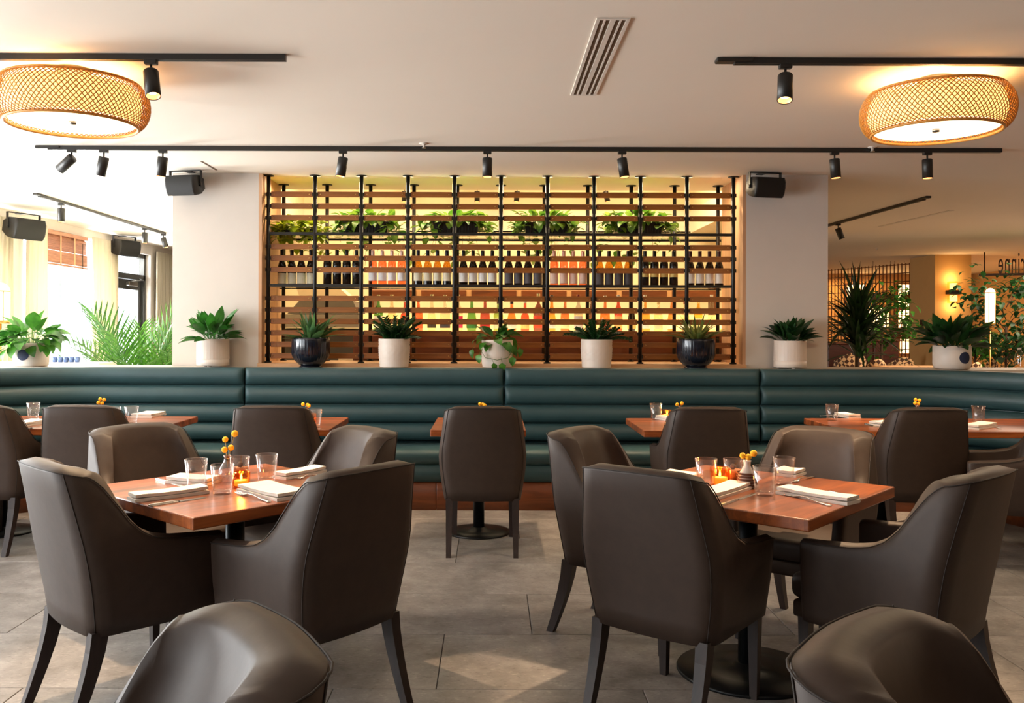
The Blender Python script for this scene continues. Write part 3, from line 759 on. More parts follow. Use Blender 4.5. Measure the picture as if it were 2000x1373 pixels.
# wine bottles ------------------------------------------------------
BORD = [(.033, 0), (.0375, .004), (.0375, .195), (.034, .215), (.018, .235), (.0145, .25), (.0145, .3), (.0155, .302), (.0155, .312), (.0005, .313)]
BURG = [(.034, 0), (.039, .004), (.039, .15), (.036, .175), (.024, .215), (.0155, .24), (.0145, .3), (.0155, .302), (.0155, .312), (.0005, .313)]
CHAM = [(.036, 0), (.042, .004), (.042, .15), (.039, .18), (.022, .225), (.017, .25), (.0165, .29), (.0185, .292), (.0185, .312), (.0005, .315)]
def bmat(n, col, rough=.12, trans=0, emit=0):
    return mat(n, col, rough, spec=.6) if not trans else glass(n, tuple(lin(col)[:3]), .08, .05, .6)
B_dark = bmat('dark_bottle', '120c0a'); B_black = bmat('black_bottle', '0a0a0c', .2)
B_pink = bmat('rose_bottle', 'ffb090', trans=1); B_yel = bmat('white_wine_bottle', 'd8b048', trans=1)
def lab(col, n='label_'): return mat(n+'paper', tuple(min(255, int(int(col[i:i+2], 16)*1.25+12)) for i in (0, 2, 4)), .7, noise=.06, nscale=40)
TYP = [
 ('dark wine bottle with cream label', BURG, B_dark, 'e0cfae', .012, .105, '1a1210'),
 ('black sparkling wine bottle with slate label', BORD, B_black, '5c5f66', .1, .135, '17181c'),
 ('clear rosé wine bottle with pale label', BORD, B_pink, 'f0d8c8', .04, .125, 'e8c8b8'),
 ('yellow wine bottle with pale label and dark foot', BURG, B_yel, 'cdbfa8', .04, .115, '1c2236'),
 ('dark wine bottle with broad white label', BURG, B_dark, 'cfc8be', .03, .12, '151210'),
 ('dark wine bottle with charcoal printed label', BURG, B_dark, '4a484c', .02, .12, '15151a'),
 ('pink rosé bottle with blush label', BORD, B_pink, 'e8a898', .02, .12, 'd8a898'),
 ('golden wine bottle with charcoal label', BURG, B_yel, '3c3a3c', .01, .115, '2a2420'),
 ('black wine bottle with narrow gold label', BORD, B_black, 'd0a860', .08, .135, '121214'),
 ('dark wine bottle with tall pinkish white label', BURG, B_dark, 'd9bfb6', .025, .125, '3a1414'),
]
ypos = (DT+DB)/2-.05
for i, (ds, prof, bm_, lc, l0, l1, capc) in enumerate(TYP):
    body = MB().lathe(prof[:], 16).mesh('bottle_body', bm_)
    rl = prof[1][0]+.0008
    lbm = MB().lathe([(rl, l0), (rl, l1)], 16, caps=False).mesh('label', lab(lc))
    foil = MB().lathe([(.0168 if prof is not CHAM else .019, .25), (.0166, .3), (.0172, .314), (.0005, .3145)], 12, caps=False).mesh('foil', mat('foil', capc, .35, metal=.4))
    foot = None
    if i == 3: foot = MB().lathe([(.0395, .002), (.0395, .04)], 16, caps=False).mesh('foot_band', B_dark)
    for k in range(4):
        x = xs[i]+.052+.0985*k*(sw/.4055)
        x = xs[i]+sw/2+(k-1.5)*.086
        t = thing('wine_bottle', '%s, %s of four, %s bay from left' % (ds, ('leftmost', 'second', 'third', 'rightmost')[k], ORD[i]), 'bottle', (x, ypos+random.uniform(-.006, .006), zS1), random.uniform(0, 6), 'wine bottles on the trellis shelf')
        put('bottle_body', body, t); put('label', lbm, t); put('foil', foil, t)
        if foot: put('foot_band', foot, t)

# planters on the top shelf -------------------------------------------
def leafgeo(L=.15, Wd=.05, elev=60, droop=60, shape='lance', pet=.0, fold=.25, n=8, twist=0):
    vs = []; fs = []; x = z = 0; a = R(elev); tot = L+pet; st = tot/n; da = R(droop)/n
    for i in range(n+1):
        s = i*st; q = (s-pet)/L
        if q <= 0: wv = .0022
        elif shape == 'lance': wv = Wd/2*sin(pi*min(1, q)**.75)**.9 if q < 1 else 0
        elif shape == 'heart': wv = Wd/2*(sin(pi*min(1, (q*.88+.12))**.62))**.8 if q < 1 else 0
        else: wv = Wd/2*(1-q**2.2)*min(1, .5+q*3)
        wv = max(wv, .0008)
        nz = Vector((-sin(a), 0, cos(a)))
        for sgn in (-1, 0, 1):
            p = Vector((x, sgn*wv, z))+nz*(abs(sgn)*wv*fold)
            vs.append(p)
        x += cos(a)*st; z += sin(a)*st; a -= da
    for i in range(n):
        for k in (0, 1): fs.append((i*3+k, i*3+k+1, i*3+4+k, i*3+3+k))
    return vs, fs
def leafmesh(name, m, **k):
    vs, fs = leafgeo(**k); return MB().add(vs, fs, 0, True).mesh(name, m)
def foliage(mb, n, cx, cy, cz, rx, ry, geo, rnd=random, tilt=(0, 0)):
    for i in range(n):
        a = rnd.uniform(0, 2*pi); vs, fs = geo()
        q = sqrt(rnd.random()); M = Matrix.Translation((cx+rx*q*cos(a), cy+ry*q*sin(a), cz)) @ Matrix.Rotation(a+rnd.uniform(-.6, .6), 4, 'Z') @ Matrix.Rotation(rnd.uniform(*tilt), 4, 'Y')
        mb.add(vs, fs, 0, True, M)
    return mb
PLT = [(556, 612, 'dark tray planter with lime foliage at the left end of the top shelf'),
       (673, 760, 'black ribbed planter box of green vines, second from the left on top shelf'),
       (847, 935, 'black ribbed planter box of green vines, third from the left on top shelf'),
       (1024, 1108, 'black ribbed planter box of green vines, fourth from the left on top shelf'),
       (1203, 1290, 'black ribbed planter box of green vines, rightmost on the top shelf')]
for i, (a, b, lb_) in enumerate(PLT):
    yy = 8.05; x0, x1 = W(a, 440, yy).x, W(b, 440, yy).x; hw = (x1-x0)/2
    t = thing('planter_box', lb_, 'planter', ((x0+x1)/2, yy, zS2), 0, 'planters on the trellis top shelf')
    h = .115 if i else .045
    bx_ = MB().add([(-hw*.92, -.08, 0), (hw*.92, -.08, 0), (hw*.92, .08, 0), (-hw*.92, .08, 0), (-hw, -.095, h), (hw, -.095, h), (hw, .095, h), (-hw, .095, h)], [(3, 2, 1, 0), (4, 5, 6, 7), (0, 1, 5, 4), (1, 2, 6, 5), (2, 3, 7, 6), (3, 0, 4, 7)])
    bx_.rbox(-hw-.006, hw+.006, -.101, .101, h-.014, h, .003, 1)
    for k in range(16):
        x = -hw*.93+hw*1.86*k/15; bx_.cyl((x, -.082, .004), (x*1.05, -.096, h-.014), .004, n=5)
    bx_.build('box', M_black, t)
    lm = MB()
    def g(): return leafgeo(random.uniform(.075, .11), random.uniform(.06, .085), random.uniform(0, 80), random.uniform(40, 130), 'heart', random.uniform(.03, .1), .2, 7)
    foliage(lm, 110, 0, 0, h, hw, .08, g)
    for s_ in (-1, 1):   # overhang at both ends and the trailing vines behind
        for k in range(34):
            vs, fs = g(); lm.add(vs, fs, 0, True, Matrix.Translation((s_*(hw+random.uniform(0, .07)), random.uniform(-.08, .08), h-random.uniform(0, .12))) @ Matrix.Rotation(random.uniform(0, 6.28), 4, 'Z'))
    for k in range(26):
        vs, fs = g(); lm.add(vs, fs, 0, True, Matrix.Translation((random.uniform(-hw*1.7, hw*1.7), .3+random.uniform(-.03, .1), -random.uniform(.02, .22))) @ Matrix.Rotation(random.uniform(0, 6.28), 4, 'Z'))
    for k in range(6):
        xx = random.uniform(-hw, hw); lm.tube([(xx, .06, h), (xx, .25, h*.6), (xx*1.2, .33, -.05), (xx*1.4, .33, -.25)], .002, 4)
    lm.build('foliage', L_lime if i == 0 else L_vine, t)['kind'] = 'stuff'

# ------------------------------------------------------------------ bar behind
bbx0, bbx1 = W(712, 640, 8.5).x, W(1428, 640, 8.5).x
BZ = W(960, 648, 8.5).z
bar = thing('bar_front', 'reddish board clad bar front seen through the lower trellis slats', 'bar counter', ((bbx0+bbx1)/2, 8.45, 0))
hw = (bbx1-bbx0)/2+.1
MB().box(-hw, hw, .012, .45, 0, BZ-.03).build('counter_body', M_board, bar)
for k in range(14):
    z1 = BZ-.035-.095*k
    if z1 < .1: break
    MB().rbox(-hw, hw, -.006, .012, z1-.091, z1, .003, 1).build('board', M_board, bar)
MB().rbox(-hw, hw, -.015, .45, BZ-.03, BZ, .003, 1).build('lit_shelf', mat('lit_shelf', 'fff0d0', .5, emit=.9, ecol='ffe0a8'), bar)
MB().box(-hw, hw, .40, .43, BZ, BZ+.17).build('backlit_panel', mat('backlit_panel', 'ffe6b0', .6, emit=.5, ecol='ffc468'), bar)
LQ = [('green', '3e9a2c', 'e8e0c0'), ('clear', 'e8e0d0', 'd8c8a0'), ('red', 'c83a28', 'e8a030'), ('orange', 'e0782c', 'd05028'), ('clear', 'eeeae0', '302820'),
      ('frosted white', 'e8e4e0', '303038'), ('clear', 'eee8e0', 'c83058'), ('lime green', '58b050', '2a6a30'), ('ruby', 'b02830', 'a02028'), ('pale green', '98c070', 'd8d0a0'),
      ('amber', 'e09030', 'f0e0c0'), ('orange red', 'd85028', 'e8b070'), ('dark ruby', '8a2018', 'c04028'), ('golden', 'e8b040', 'f0e8d0'), ('copper', 'd08048', 'e8c898'),
      ('silver', 'c8c8cc', 'a0a0a8'), ('brown', '6a3418', 'c88038'), ('amber', 'd88428', 'c83828'), ('red orange', 'd04828', 'e8a068'), ('dark', '301c18', 'c8a060'),
      ('golden', 'e0b048', 'f0e8c8'), ('clear', 'e8e0d0', 'c8b090'), ('honey', 'e0a058', 'e8d8b8'), ('clear', 'f0ece4', 'e8e0c8'), ('yellow', 'f0c828', 'f0e090'), ('clear', 'f0ece6', 'c0b8a8'), ('pale gold', 'e8d890', 'e8e0c8')]
SHAPES = [lambda h, r: [(r*.92, 0), (r, .005), (r, h*.52), (r*.8, h*.62), (.015, h*.74), (.013, h*.97), (.0005, h*.97)],
          lambda h, r: [(r*.8, 0), (r*.9, .004), (r*1.02, h*.3), (r*.7, h*.55), (.016, h*.7), (.014, h*.97), (.0005, h*.97)],
          lambda h, r: [(r*.95, 0), (r*1.05, .005), (r*1.05, h*.4), (r*.95, h*.52), (r*.5, h*.6), (.015, h*.63), (.014, h*.97), (.0005, h*.97)]]
lx = [738+ (1418-738)*k/26 for k in range(27)]
cnt = {}
for k, (cn, bc, lc) in enumerate(LQ):
    p = W(lx[k], 640, 8.58); h = random.uniform(.29, .37); r = random.uniform(.039, .049)
    side = 'from the left' if k < 14 else 'from the right'; no = k if k < 14 else 26-k
    o_ = ['leftmost', '2nd', '3rd', '4th', '5th', '6th', '7th', '8th', '9th', '10th', '11th', '12th', '13th', '14th'][no] if no else ('leftmost' if k < 14 else 'rightmost')
    lb_ = '%s liquor bottle, %s in the lit row behind the trellis' % (cn, (o_+' '+side) if no else o_)
    t = thing('liquor_bottle', lb_, 'bottle', (p.x, 8.62, BZ), 0, 'liquor bottles on the lit bar shelf')
    gm = glass('liquor_glass', tuple(.25+.75*c_ for c_ in lin(bc)[:3]), .05, .05, .5, (1, .9, .8)) if cn != 'dark' else B_dark
    MB().lathe(SHAPES[k % 3](h, r), 14).build('bottle_body', gm, t)
    rr = (r, r*1.03, r*1.05)[k % 3]+.001
    MB().lathe([(rr, h*.1), (rr, h*(.3 if k % 3 else .42))], 14, caps=False).build('label', lab(lc), t)
    MB().lathe([(.016, h*.9), (.016, h), (.0005, h)], 10).build('cap', mat('cap', random.choice(['d8c890', '302018', 'd8d0c8', '8a3020']), .4), t)
# wall cabinets, beams and spots of the bar room
cb = thing('wall_cabinet', 'row of low brown wall cabinets with pale trims behind the bar bottles', 'cabinet', (0, 10.6, 0))
ca, cb1 = W(720, 575, 10.6), W(1405, 575, 10.6)
zc0, zc1 = W(960, 584, 10.6).z, W(960, 567, 10.6).z
MB().box(ca.x, cb1.x, 0, .35, zc0, zc1+.03).build('body', mat('pale_trim', 'd8ac7c', .5), cb)
wds = (cb1.x-ca.x)/7
for k in range(7): MB().rbox(ca.x+wds*k+.03, ca.x+wds*(k+1)-.03, -.015, 0, zc0+.01, zc1, .003, 1).build('door', M_board, cb)
MB().box(ca.x, ca.x+.06, .0, .3, 0, zc0).box(cb1.x-.06, cb1.x, .0, .3, 0, zc0).build('leg', M_board, cb)
oven = thing('oven_hood', 'grey trapezoid oven hood over a dark appliance behind the left trellis bays', 'oven', (0, 10.2, 0))
s = lambda px, py: (W(px, py, 10.2).x, W(px, py, 10.2).z)
MB().prism([s(548, 640), s(700, 640), s(700, 614), s(548, 614)], 0, .6).build('hood_band', mat('hood_steel', '8f8a86', .35, metal=.6), oven)
MB().prism([s(560, 613), s(700, 613), s(688, 586), s(585, 586)], .02, .6).build('hood', mat('hood_grey', '6a6664', .45, metal=.3), oven)
MB().rbox(s(552, 700)[0], s(704, 700)[0], .05, .65, 0, s(552, 641)[1], .02, 2).build('oven_body', mat('oven_dark', '3c3a3c', .4, metal=.3), oven)
MB().prism([s(585, 588), s(690, 588), s(660, 562), s(575, 562)], .1, .5).build('duct', mat('duct_cream', 'd8c8ac', .5), oven)
mk = MB().prism([s(560, 718), s(690, 718), s(690, 704), s(560, 704)], -1.0, -.2)
tag(mk.build('counter', M_plinth), 'dark wooden prep counter in front of the oven behind the trellis', 'counter')
pp = W(673, 706, 8.9)
tag(MB().rbox(pp.x-.12, pp.x+.12, 9.24, 9.45, pp.z-.01, pp.z+.02, .004, 1).build('paper_stack', M_linen), 'white stack of paper on the prep counter behind the navy pot', 'paper')
for k, (xa, xb) in enumerate([(-2.3, -1.2), (-1.5, -.4), (.6, 1.5), (1.4, 2.3)]):
    o = MB(); o.tube([(xa, 8.75, 3.1+.05*k), (xb, 12.2, 3.35)], .045, 4, smooth=False)
    tag(o.build('ceiling_beam', M_board), 'brown diagonal beam under the raised bar ceiling, %s from the left' % ORD[k], 'beam', 'bar ceiling beams')
# ------------------------------------------------------------------ track lighting
def spot(px_top, py_top, D, label, tx=0, ty=0, s=1, energy=38, aim=True, wide=52, group='track spotlights', lens=True):
    p = W(px_top, py_top, D); z = HC-.02 if D < 17 else p.z
    t = thing('track_spotlight', label, 'light', (p.x, D, HC-.028), 0, group)
    MB().rbox(-.03, .03, -.016, .016, -.022, .0, .002, 1).build('adapter', M_spot, t)
    MB().cyl((0, 0, -.02), (0, 0, -.065), .006, n=8).build('stem', M_spot, t)
    Mx = Matrix.Translation((0, 0, -.065)) @ Matrix.Rotation(R(tx), 4, 'Y') @ Matrix.Rotation(R(ty), 4, 'X')
    MB().lathe([(.0005, .012), (.034, .012), (.0365, .008), (.0365, -.128), (.034, -.128), (.033, -.128), (.030, -.105)], 20, M=Mx, caps=False).build('barrel', M_spot, t)
    MB().lathe([(.0325, -.126), (.024, -.105), (.0005, -.105)], 18, M=Mx, caps=False).build('reflector', M_cone, t)
    MB().lathe([(.0005, -.1065), (.02, -.1065)], 16, M=Mx, caps=False).build('lens', M_bulb, t)
    if energy:
        l = light('spot_beam', 'SPOT', (0, 0, 0), energy*2.6, (1, .68, .40), size=.02, spot=R(wide), blend=.6, parent=t)
        l.matrix_local = Mx @ Matrix.Translation((0, 0, -.15))
    return t
def track(a, b, label, feed_a=False, feed_b=False, z=HC):
    a, b = Vector(a), Vector(b); c = (a+b)/2; L = (b-a).length
    t = thing('light_track', label, 'light track', (c.x, c.y, z), math.atan2((b-a).y, (b-a).x))
    MB().box(-L/2, L/2, -.018, .018, -.03, 0).build('rail', M_spot, t)
    MB().box(-L/2, L/2, -.006, .006, -.031, -.03).build('slot', M_black, t)
    for f, sg in ((feed_a, -1), (feed_b, 1)):
        if f: MB().rbox(sg*L/2-.09, sg*L/2+.09, -.028, .028, -.022, 0, .005, 1).build('feed_box', M_spot, t)
    return t
def ceilpt(px, py, z=HC-.015): 
    dx, dy = px-PX, py-PY; D = F*(CH-z)/(dy-ROLL*dx); return ((dx+ROLL*dy)*D/F, D)
Dl = 6.55
xa, xb = W(95, 292, Dl).x, W(1955, 300, Dl).x
track((xa, Dl), (xb, Dl), 'long black ceiling track crossing the whole room above the banquette', True)
for px, tx, ty, e, lb_ in [(140, 52, 10, 14, 'black spotlight tilted far to the left, first on the long track'), (203, 14, 4, 16, 'black spotlight second from the left on the long track'),
        (318, 8, 2, 18, 'black spotlight above the left speaker on the long track'), (670, 8, -4, 26, 'black spotlight over the left trellis half on the long track'),
        (952, 0, -4, 26, 'black spotlight in the middle of the long track'), (1215, -8, -6, 30, 'black spotlight tilted right over the right trellis half'),
        (1630, -4, -3, 34, 'black spotlight just right of the right pillar on the long track'), (1811, 0, -3, 34, 'rightmost black spotlight on the long track')]:
    spot(px, 300, Dl, lb_, tx, ty, energy=e)
a = ceilpt(558, 113); Dn = a[1]
track((-3.0, Dn), (a[0], Dn), 'black ceiling track over the left woven lamp, cut by the left edge')
spot(295, 115, Dn, 'black spotlight beside the left woven lamp', -12, -17, energy=50)
a = ceilpt(1410, 120); Dn2 = a[1]
track((a[0]+.06, Dn2), (3.2, Dn2), 'black ceiling track over the right woven lamp, cut by the right edge', True)
spot(1534, 124, Dn2, 'black spotlight on the near right ceiling track', 7, -17, energy=55)
p1 = ceilpt(77, 382); p2 = ceilpt(322, 456)
track(p1, p2, 'thin black ceiling track receding along the window wall', True)
def along(a, b, px):
    for i in range(200):
        t_ = i/199; x = a[0]+(b[0]-a[0])*t_; y = a[1]+(b[1]-a[1])*t_
        if PX+x*F/y > px: return x, y
    return b
for px, tx, lb_ in [(118, 0, 'nearest black spotlight on the track along the window wall'), (282, 0, 'middle black spotlight on the track along the window wall'), (318, -16, 'farthest black spotlight on the track along the window wall')]:
    x, y = along(p1, p2, px); s_ = spot(px, 400, y, lb_, tx, 0, energy=0); s_.location.x = x
p1 = ceilpt(1612, 442); p2 = ceilpt(1805, 388)
track(p1, p2, 'black ceiling track behind the right pillar, running away from us', False, True)
q = ceilpt(1637, 435); s_ = spot(1637, 435, q[1], 'black spotlight on the track behind the right pillar', -22, 0, energy=20); s_.location.x = q[0]
# small spots inside the bar
for k, (px, tx) in enumerate([(790, 0), (932, 0), (1010, 4), (1183, -12)]):
    p = W(px, 366, 12.0); s_ = spot(px, 400, 12.0, 'small black spotlight high in the bar behind the trellis, %s from the left' % ORD[k], tx, 0, energy=0, group='bar spotlights'); s_.location = (p.x, 12.0, p.z)
bt = thing('light_track', 'thin black track high in the bar behind the trellis', 'light track', (0, 12.0, W(960, 364, 12).z+.03)); MB().box(-2.2, 2.3, -.018, .018, -.03, 0).build('rail', M_spot, bt)

# ------------------------------------------------------------------ woven lamps
def woven_lamp(px, py, label, D):
    x = W(px, py, D).x; t = thing('woven_ceiling_lamp', label, 'lamp', (x, D, HC), 0, 'woven ceiling lamps')
    zt, zb = -.07, -.285
    def prof(q):   # q 0 bottom rim .. 1 top rim
        a = -1.18+2.2*q; return .265+.108*cos(a*.92), (zt+zb)/2+.1075*sin(a*1.1)/sin(1.3)*1.0
    mb = MB(); NS = 92; n = 12
    for dr in (-1, 1):
        for k in range(NS):
            pts = []
            for i in range(n+1):
                q = i/n; r, z = prof(q); a = 2*pi*k/NS+dr*q*.62; r += .0015*dr; pts.append((r*cos(a), r*sin(a), z))
            mb.tube(pts, .0026, 4)
    mb.build('woven_shade', M_cane, t)['kind'] = 'stuff'
    for q in (0, 1):
        r, z = prof(q)
        MB().tube([(r*cos(2*pi*k/48), r*sin(2*pi*k/48), z) for k in range(48)], .008, 8, closed=True).build('rim', M_cane, t)
    r0, z0 = prof(0)
    MB().lathe([(.0005, z0+.018), (r0-.012, z0+.018), (r0-.012, z0+.024), (.0005, z0+.024)], 48, caps=False).build('diffuser', M_diff, t)
    MB().lathe([(prof(q_)[0]-.038, prof(q_)[1]) for q_ in (.14, .3, .45, .6, .75, .88)], 40, caps=False).build('inner_drum', M_drum, t)
    MB().lathe([(.0005, z0), (.018, z0+.003), (.018, z0+.018), (.0005, z0+.018)], 16).build('finial', M_nickel, t)
    MB().lathe([(.09, 0), (.09, -.02), (.02, -.03), (.02, -.08), (.0005, -.08)], 24).build('canopy', M_nickel, t)
    light('lamp_glow', 'POINT', (0, 0, -.05), 3.5, (1, .66, .36), size=.06, parent=t)
    light('lamp_down', 'AREA', (0, 0, z0-.01), 12, (1, .78, .5), size=.5, parent=t)
woven_lamp(142, 215, 'round woven bamboo ceiling lamp at the left', 4.6)
woven_lamp(1828, 228, 'round woven bamboo ceiling lamp at the right', 4.72)

# ------------------------------------------------------------------ ceiling fixtures
v = thing('ceiling_vent', 'long two slot linear air vent in the ceiling', 'vent', (.515, 4.44, HC))
MB().box(-.072, -.056, -.63, .63, -.006, 0).box(.056, .072, -.63, .63, -.006, 0).box(-.056, .056, -.63, -.615, -.006, 0).box(-.056, .056, .615, .63, -.006, 0).box(-.012, .012, -.615, .615, -.006, 0).build('frame', M_vent, v)
MB().box(-.056, -.012, -.615, .615, -.003, -.001).box(.012, .056, -.615, .615, -.003, -.001).build('slot', M_slot, v)
MB().box(-.038, -.030, -.615, .615, -.006, -.002).box(.030, .038, -.615, .615, -.006, -.002).build('blade', M_vent, v)
def sprinkler(px, py, label):
    x, y = ceilpt(px, py); t = thing('sprinkler', label, 'sprinkler', (x, y, HC), 0, 'ceiling sprinklers')
    MB().lathe([(.035, 0), (.03, -.006), (.01, -.008), (.008, -.03), (.0005, -.03)], 16).build('escutcheon', M_vent, t)
    MB().lathe([(.016, -.034), (.016, -.031), (.0005, -.031)], 12).build('deflector', M_nickel, t)
sprinkler(828, 284, 'small white sprinkler above the long track left of centre')
sprinkler(1704, 291, 'small white sprinkler above the long track at the right')
sprinkler(1713, 486, 'small white sprinkler on the ceiling far behind the right pillar')
x, y = ceilpt(408, 327)
lv = thing('ceiling_slot', 'thin diagonal slot in the ceiling above the left speaker', 'vent', (x, y, HC)); MB().box(-.008, .008, -.2, .2, -.003, 0).build('slot', M_slot, lv)

x, y = ceilpt(1735, 441); x2, y2 = ceilpt(1838, 418)
lv = thing('ceiling_slot', 'long thin slot in the ceiling right of the right pillar', 'vent', ((x+x2)/2, (y+y2)/2, HC), math.atan2(y2-y, x2-x)); MB().box(-.8, .8, -.03, .03, -.004, 0).build('slot', M_vent, lv)
# ------------------------------------------------------------------ loudspeakers
def speaker(x, y, z, rz, label, s=1, tilt=12):
    t = thing('loudspeaker', label, 'speaker', (x, y, z), rz, 'wall loudspeakers')
    Mx = Matrix.Rotation(R(tilt), 4, 'X') @ Matrix.Scale(s, 4)
    # horizontal body: rounded front, tapering to the back
    pr = [(-.075, -.085), (-.095, -.05), (-.1, 0), (-.095, .05), (-.075, .085), (.02, .08), (.085, .045), (.085, -.045), (.02, -.08)]
    vs = []; fs = []; n = len(pr)
    for i, xx in enumerate((-.135, -.125, .125, .135)):
        k = .92 if i in (0, 3) else 1
        vs += [(xx, a*k, b*k) for a, b in pr]
    for i in range(3):
        for j in range(n): j2 = (j+1) % n; fs.append((i*n+j, i*n+j2, (i+1)*n+j2, (i+1)*n+j))
    fs += [tuple(range(n))[::-1], tuple(3*n+j for j in range(n))]
    MB().add(vs, fs, 0, True, Mx).build('cabinet', M_speaker, t)
    MB().add([(xx, a-.003, b*.97) for xx in (-.12, .12) for a, b in pr[:5]], [(i, i+1, i+6, i+5) for i in range(4)], 0, True, Mx).build('grille', M_grille, t)
    MB().box(-.142*s, .142*s, -.012, .022, .115*s, .122*s).box(-.145*s, -.139*s, -.012, .022, -.01, .122*s).box(.139*s, .145*s, -.012, .022, -.01, .122*s).build('bracket', M_speaker, t)
    MB().box(-.03, .03, .0, .11, .117*s, .125*s).build('mount', M_speaker, t)
    for sg in (-1, 1): MB().cyl((sg*.15*s, 0, 0), (sg*.139*s, 0, 0), .016, n=10).build('knob', M_speaker, t)
    return t
p = W(357, 359, 7.5); speaker(p.x, 7.56, p.z, R(-12), 'black loudspeaker at the top of the left pillar')
p = W(1499, 363, 7.5); speaker(p.x, 7.56, p.z, R(12), 'black loudspeaker at the top of the right pillar')
p = W(47, 444, 9.9); speaker(p.x, 9.9, p.z-.01, R(62), 'large black loudspeaker high on the window wall, nearest the left edge', 1.35)
p = W(230, 482, 12.9); speaker(p.x+.1, 12.9, p.z-.01, R(62), 'smaller looking black loudspeaker above the glass door', 1.35)

# ------------------------------------------------------------------ curtains and blind
def curtain(y0, y1, z0, z1, label):
    n = int((y1-y0)/.02); vs = []; fs = []
    for i in range(n+1):
        y = y0+(y1-y0)*i/n
        for z in (z0, (z0+z1)/2, z1):
            k = 1+.4*(z1-z)/(z1-z0); vs.append((XL+.07+.022*sin(i*1.15)*k+.008*sin(i*.37), y+(.01*sin(z*3+i)), z))
    for i in range(n):
        for k in (0, 1): fs.append((i*3+k, i*3+3+k, i*3+4+k, i*3+1+k))
    o = MB().add(vs, fs, 0, True).build('curtain', M_curtain); sm = o.modifiers.new('th', 'SOLIDIFY'); sm.thickness = .003
    tag(o, label, 'curtain', 'curtains on the window wall')
curtain(10.44, 10.9, .03, 2.62, 'cream linen curtain between the near speaker and the wooden blind')
curtain(12.16, 12.95, .03, 2.62, 'cream linen curtain right of the wooden blind')
curtain(9.3, 10.12, .03, 2.62, 'cream curtain at the left picture edge')
curtain(14.5, 15.7, .03, 2.62, 'cream curtain right of the glass door')
bl = thing('wooden_blind', 'reddish wooden venetian blind pulled up in the left window', 'blind', (XL+.02, 11.5, 0))
MB().rbox(-.03, .03, -.56, .6, 2.55, 2.6, .004, 1).build('head_rail', M_blind, bl)
for k in range(24):
    if k < 8: z, a_, h_ = 2.53-.022*k, 50, .0016
    else: z, a_, h_ = 2.345-.0095*(k-8), 0, .004
    MB().box(-.027, .027, -.55, .59, -h_, h_, M=Matrix.Translation((0, 0, z)) @ Matrix.Rotation(R(a_), 4, 'Y')).build('slat', M_blind, bl)
MB().rbox(-.028, .028, -.56, .6, 2.165, 2.19, .004, 1).build('bottom_rail', M_blind, bl)
MB().box(.028, .031, -.18, -.15, 2.19, 2.55).box(.028, .031, .2, .23, 2.19, 2.55).build('tape', mat('blind_tape', 'd8a078', .7), bl)
MB().cyl((.04, .42, 1.0), (.04, .42, 2.5), .004, n=6).build('cord', M_frame, bl)

# ------------------------------------------------------------------ potted plants
def pot_ribbed(t, r=.133, h=.237):
    n = 96; mb = MB()
    mb.lathe([(r*.94, .012), (r, .016), (r, h*.28), (r*.985, h*.285), (r*.985, h*.29)], n)
    mb.lathe([(r*.985, h*.29), (r*.985, h*.97), (r, h*.985), (r, h), (r*.9, h), (r*.89, h*.9), (.0005, h*.9)], n, rfun=lambda k, z: 1.028 if (k % 3) and z < h*.97 and z > h*.2 else 1, caps=False)
    mb.build('pot', M_white_pot, t)
    ft = MB()
    for k in range(3): ft.lathe([(.018, 0), (.018, .014)], 10, (r*.7*cos(2.1*k+.5), r*.7*sin(2.1*k+.5), 0))
    ft.build('foot', M_white_pot, t)
def pot_pattern(t, r=.131, h=.243):
    n = 64
    zs = [h*.03+ i*h*.94/22 for i in range(23)]
    pr = [(r*.8, .004), (r*.9, .004)]+[(r*(.9+.1*(z/h)**.6)*(1.02 if i % 2 else 1), z) for i, z in enumerate(zs)]+[(r, h), (r*.92, h), (r*.9, h*.92), (.0005, h*.92)]
    MB().lathe(pr, n, rfun=lambda k, z: 1.03 if (h*.3 < z < h*.75 and (k//2+int(z/h*22)) % 2) else 1).build('pot', M_white_pot, t)
    MB().lathe([(r*.7, 0), (r*.7, .006)], 24).build('foot', M_white_pot, t)
def pot_navy(t, r=.158, h=.25):
    n = 108; pr = [(r*.45, .02), (r*.6, .022), (r*.8, .05), (r*.93, .085), (r, .12), (r, h*.94), (r*.985, h), (r*.93, h), (r*.92, h*.9), (.0005, h*.9)]
    MB().lathe(pr, n, rfun=lambda k, z: 1+(.026*(sin(k*2*pi/3)) if .06 < z < h*.93 else 0)).build('pot', M_navy_pot, t)
    ft = MB().lathe([(r*.62, 0), (r*.6, .008), (r*.45, .03)], 30)
    ft.build('foot', M_navy_pot, t)
def pot_plain(t, r=.131, h=.235, dot=None):
    MB().lathe([(r*.86, .004), (r*.93, .008), (r, .05), (r, h*.99), (r*.985, h), (r*.92, h), (r*.91, h*.9), (.0005, h*.9)], 48).build('pot', M_white_pot, t)
    MB().lathe([(r*.7, 0), (r*.7, .006)], 24).build('foot', M_white_pot, t)
    if dot is not None:
        rd = r*.33; vs = [(r+.0018, 0, h*.5)]; N = 24; NR = 5
        for j in range(1, NR+1):
            for k in range(N):
                a = 2*pi*k/N; u, z = rd*j/NR*1.05*cos(a), rd*j/NR*sin(a); vs.append(((r+.0018)*cos(u/r), (r+.0018)*sin(u/r), h*.5+z))
        fs = [(0, k+1, (k+1) % N+1) for k in range(N)]+[(1+(j-1)*N+k, 1+(j-1)*N+(k+1) % N, 1+j*N+(k+1) % N, 1+j*N+k) for j in range(1, NR) for k in range(N)]
        MB().add(vs, fs, 0, True, Matrix.Rotation(dot, 4, 'Z')).build('painted_dot', M_navy, t, label='navy painted dot')
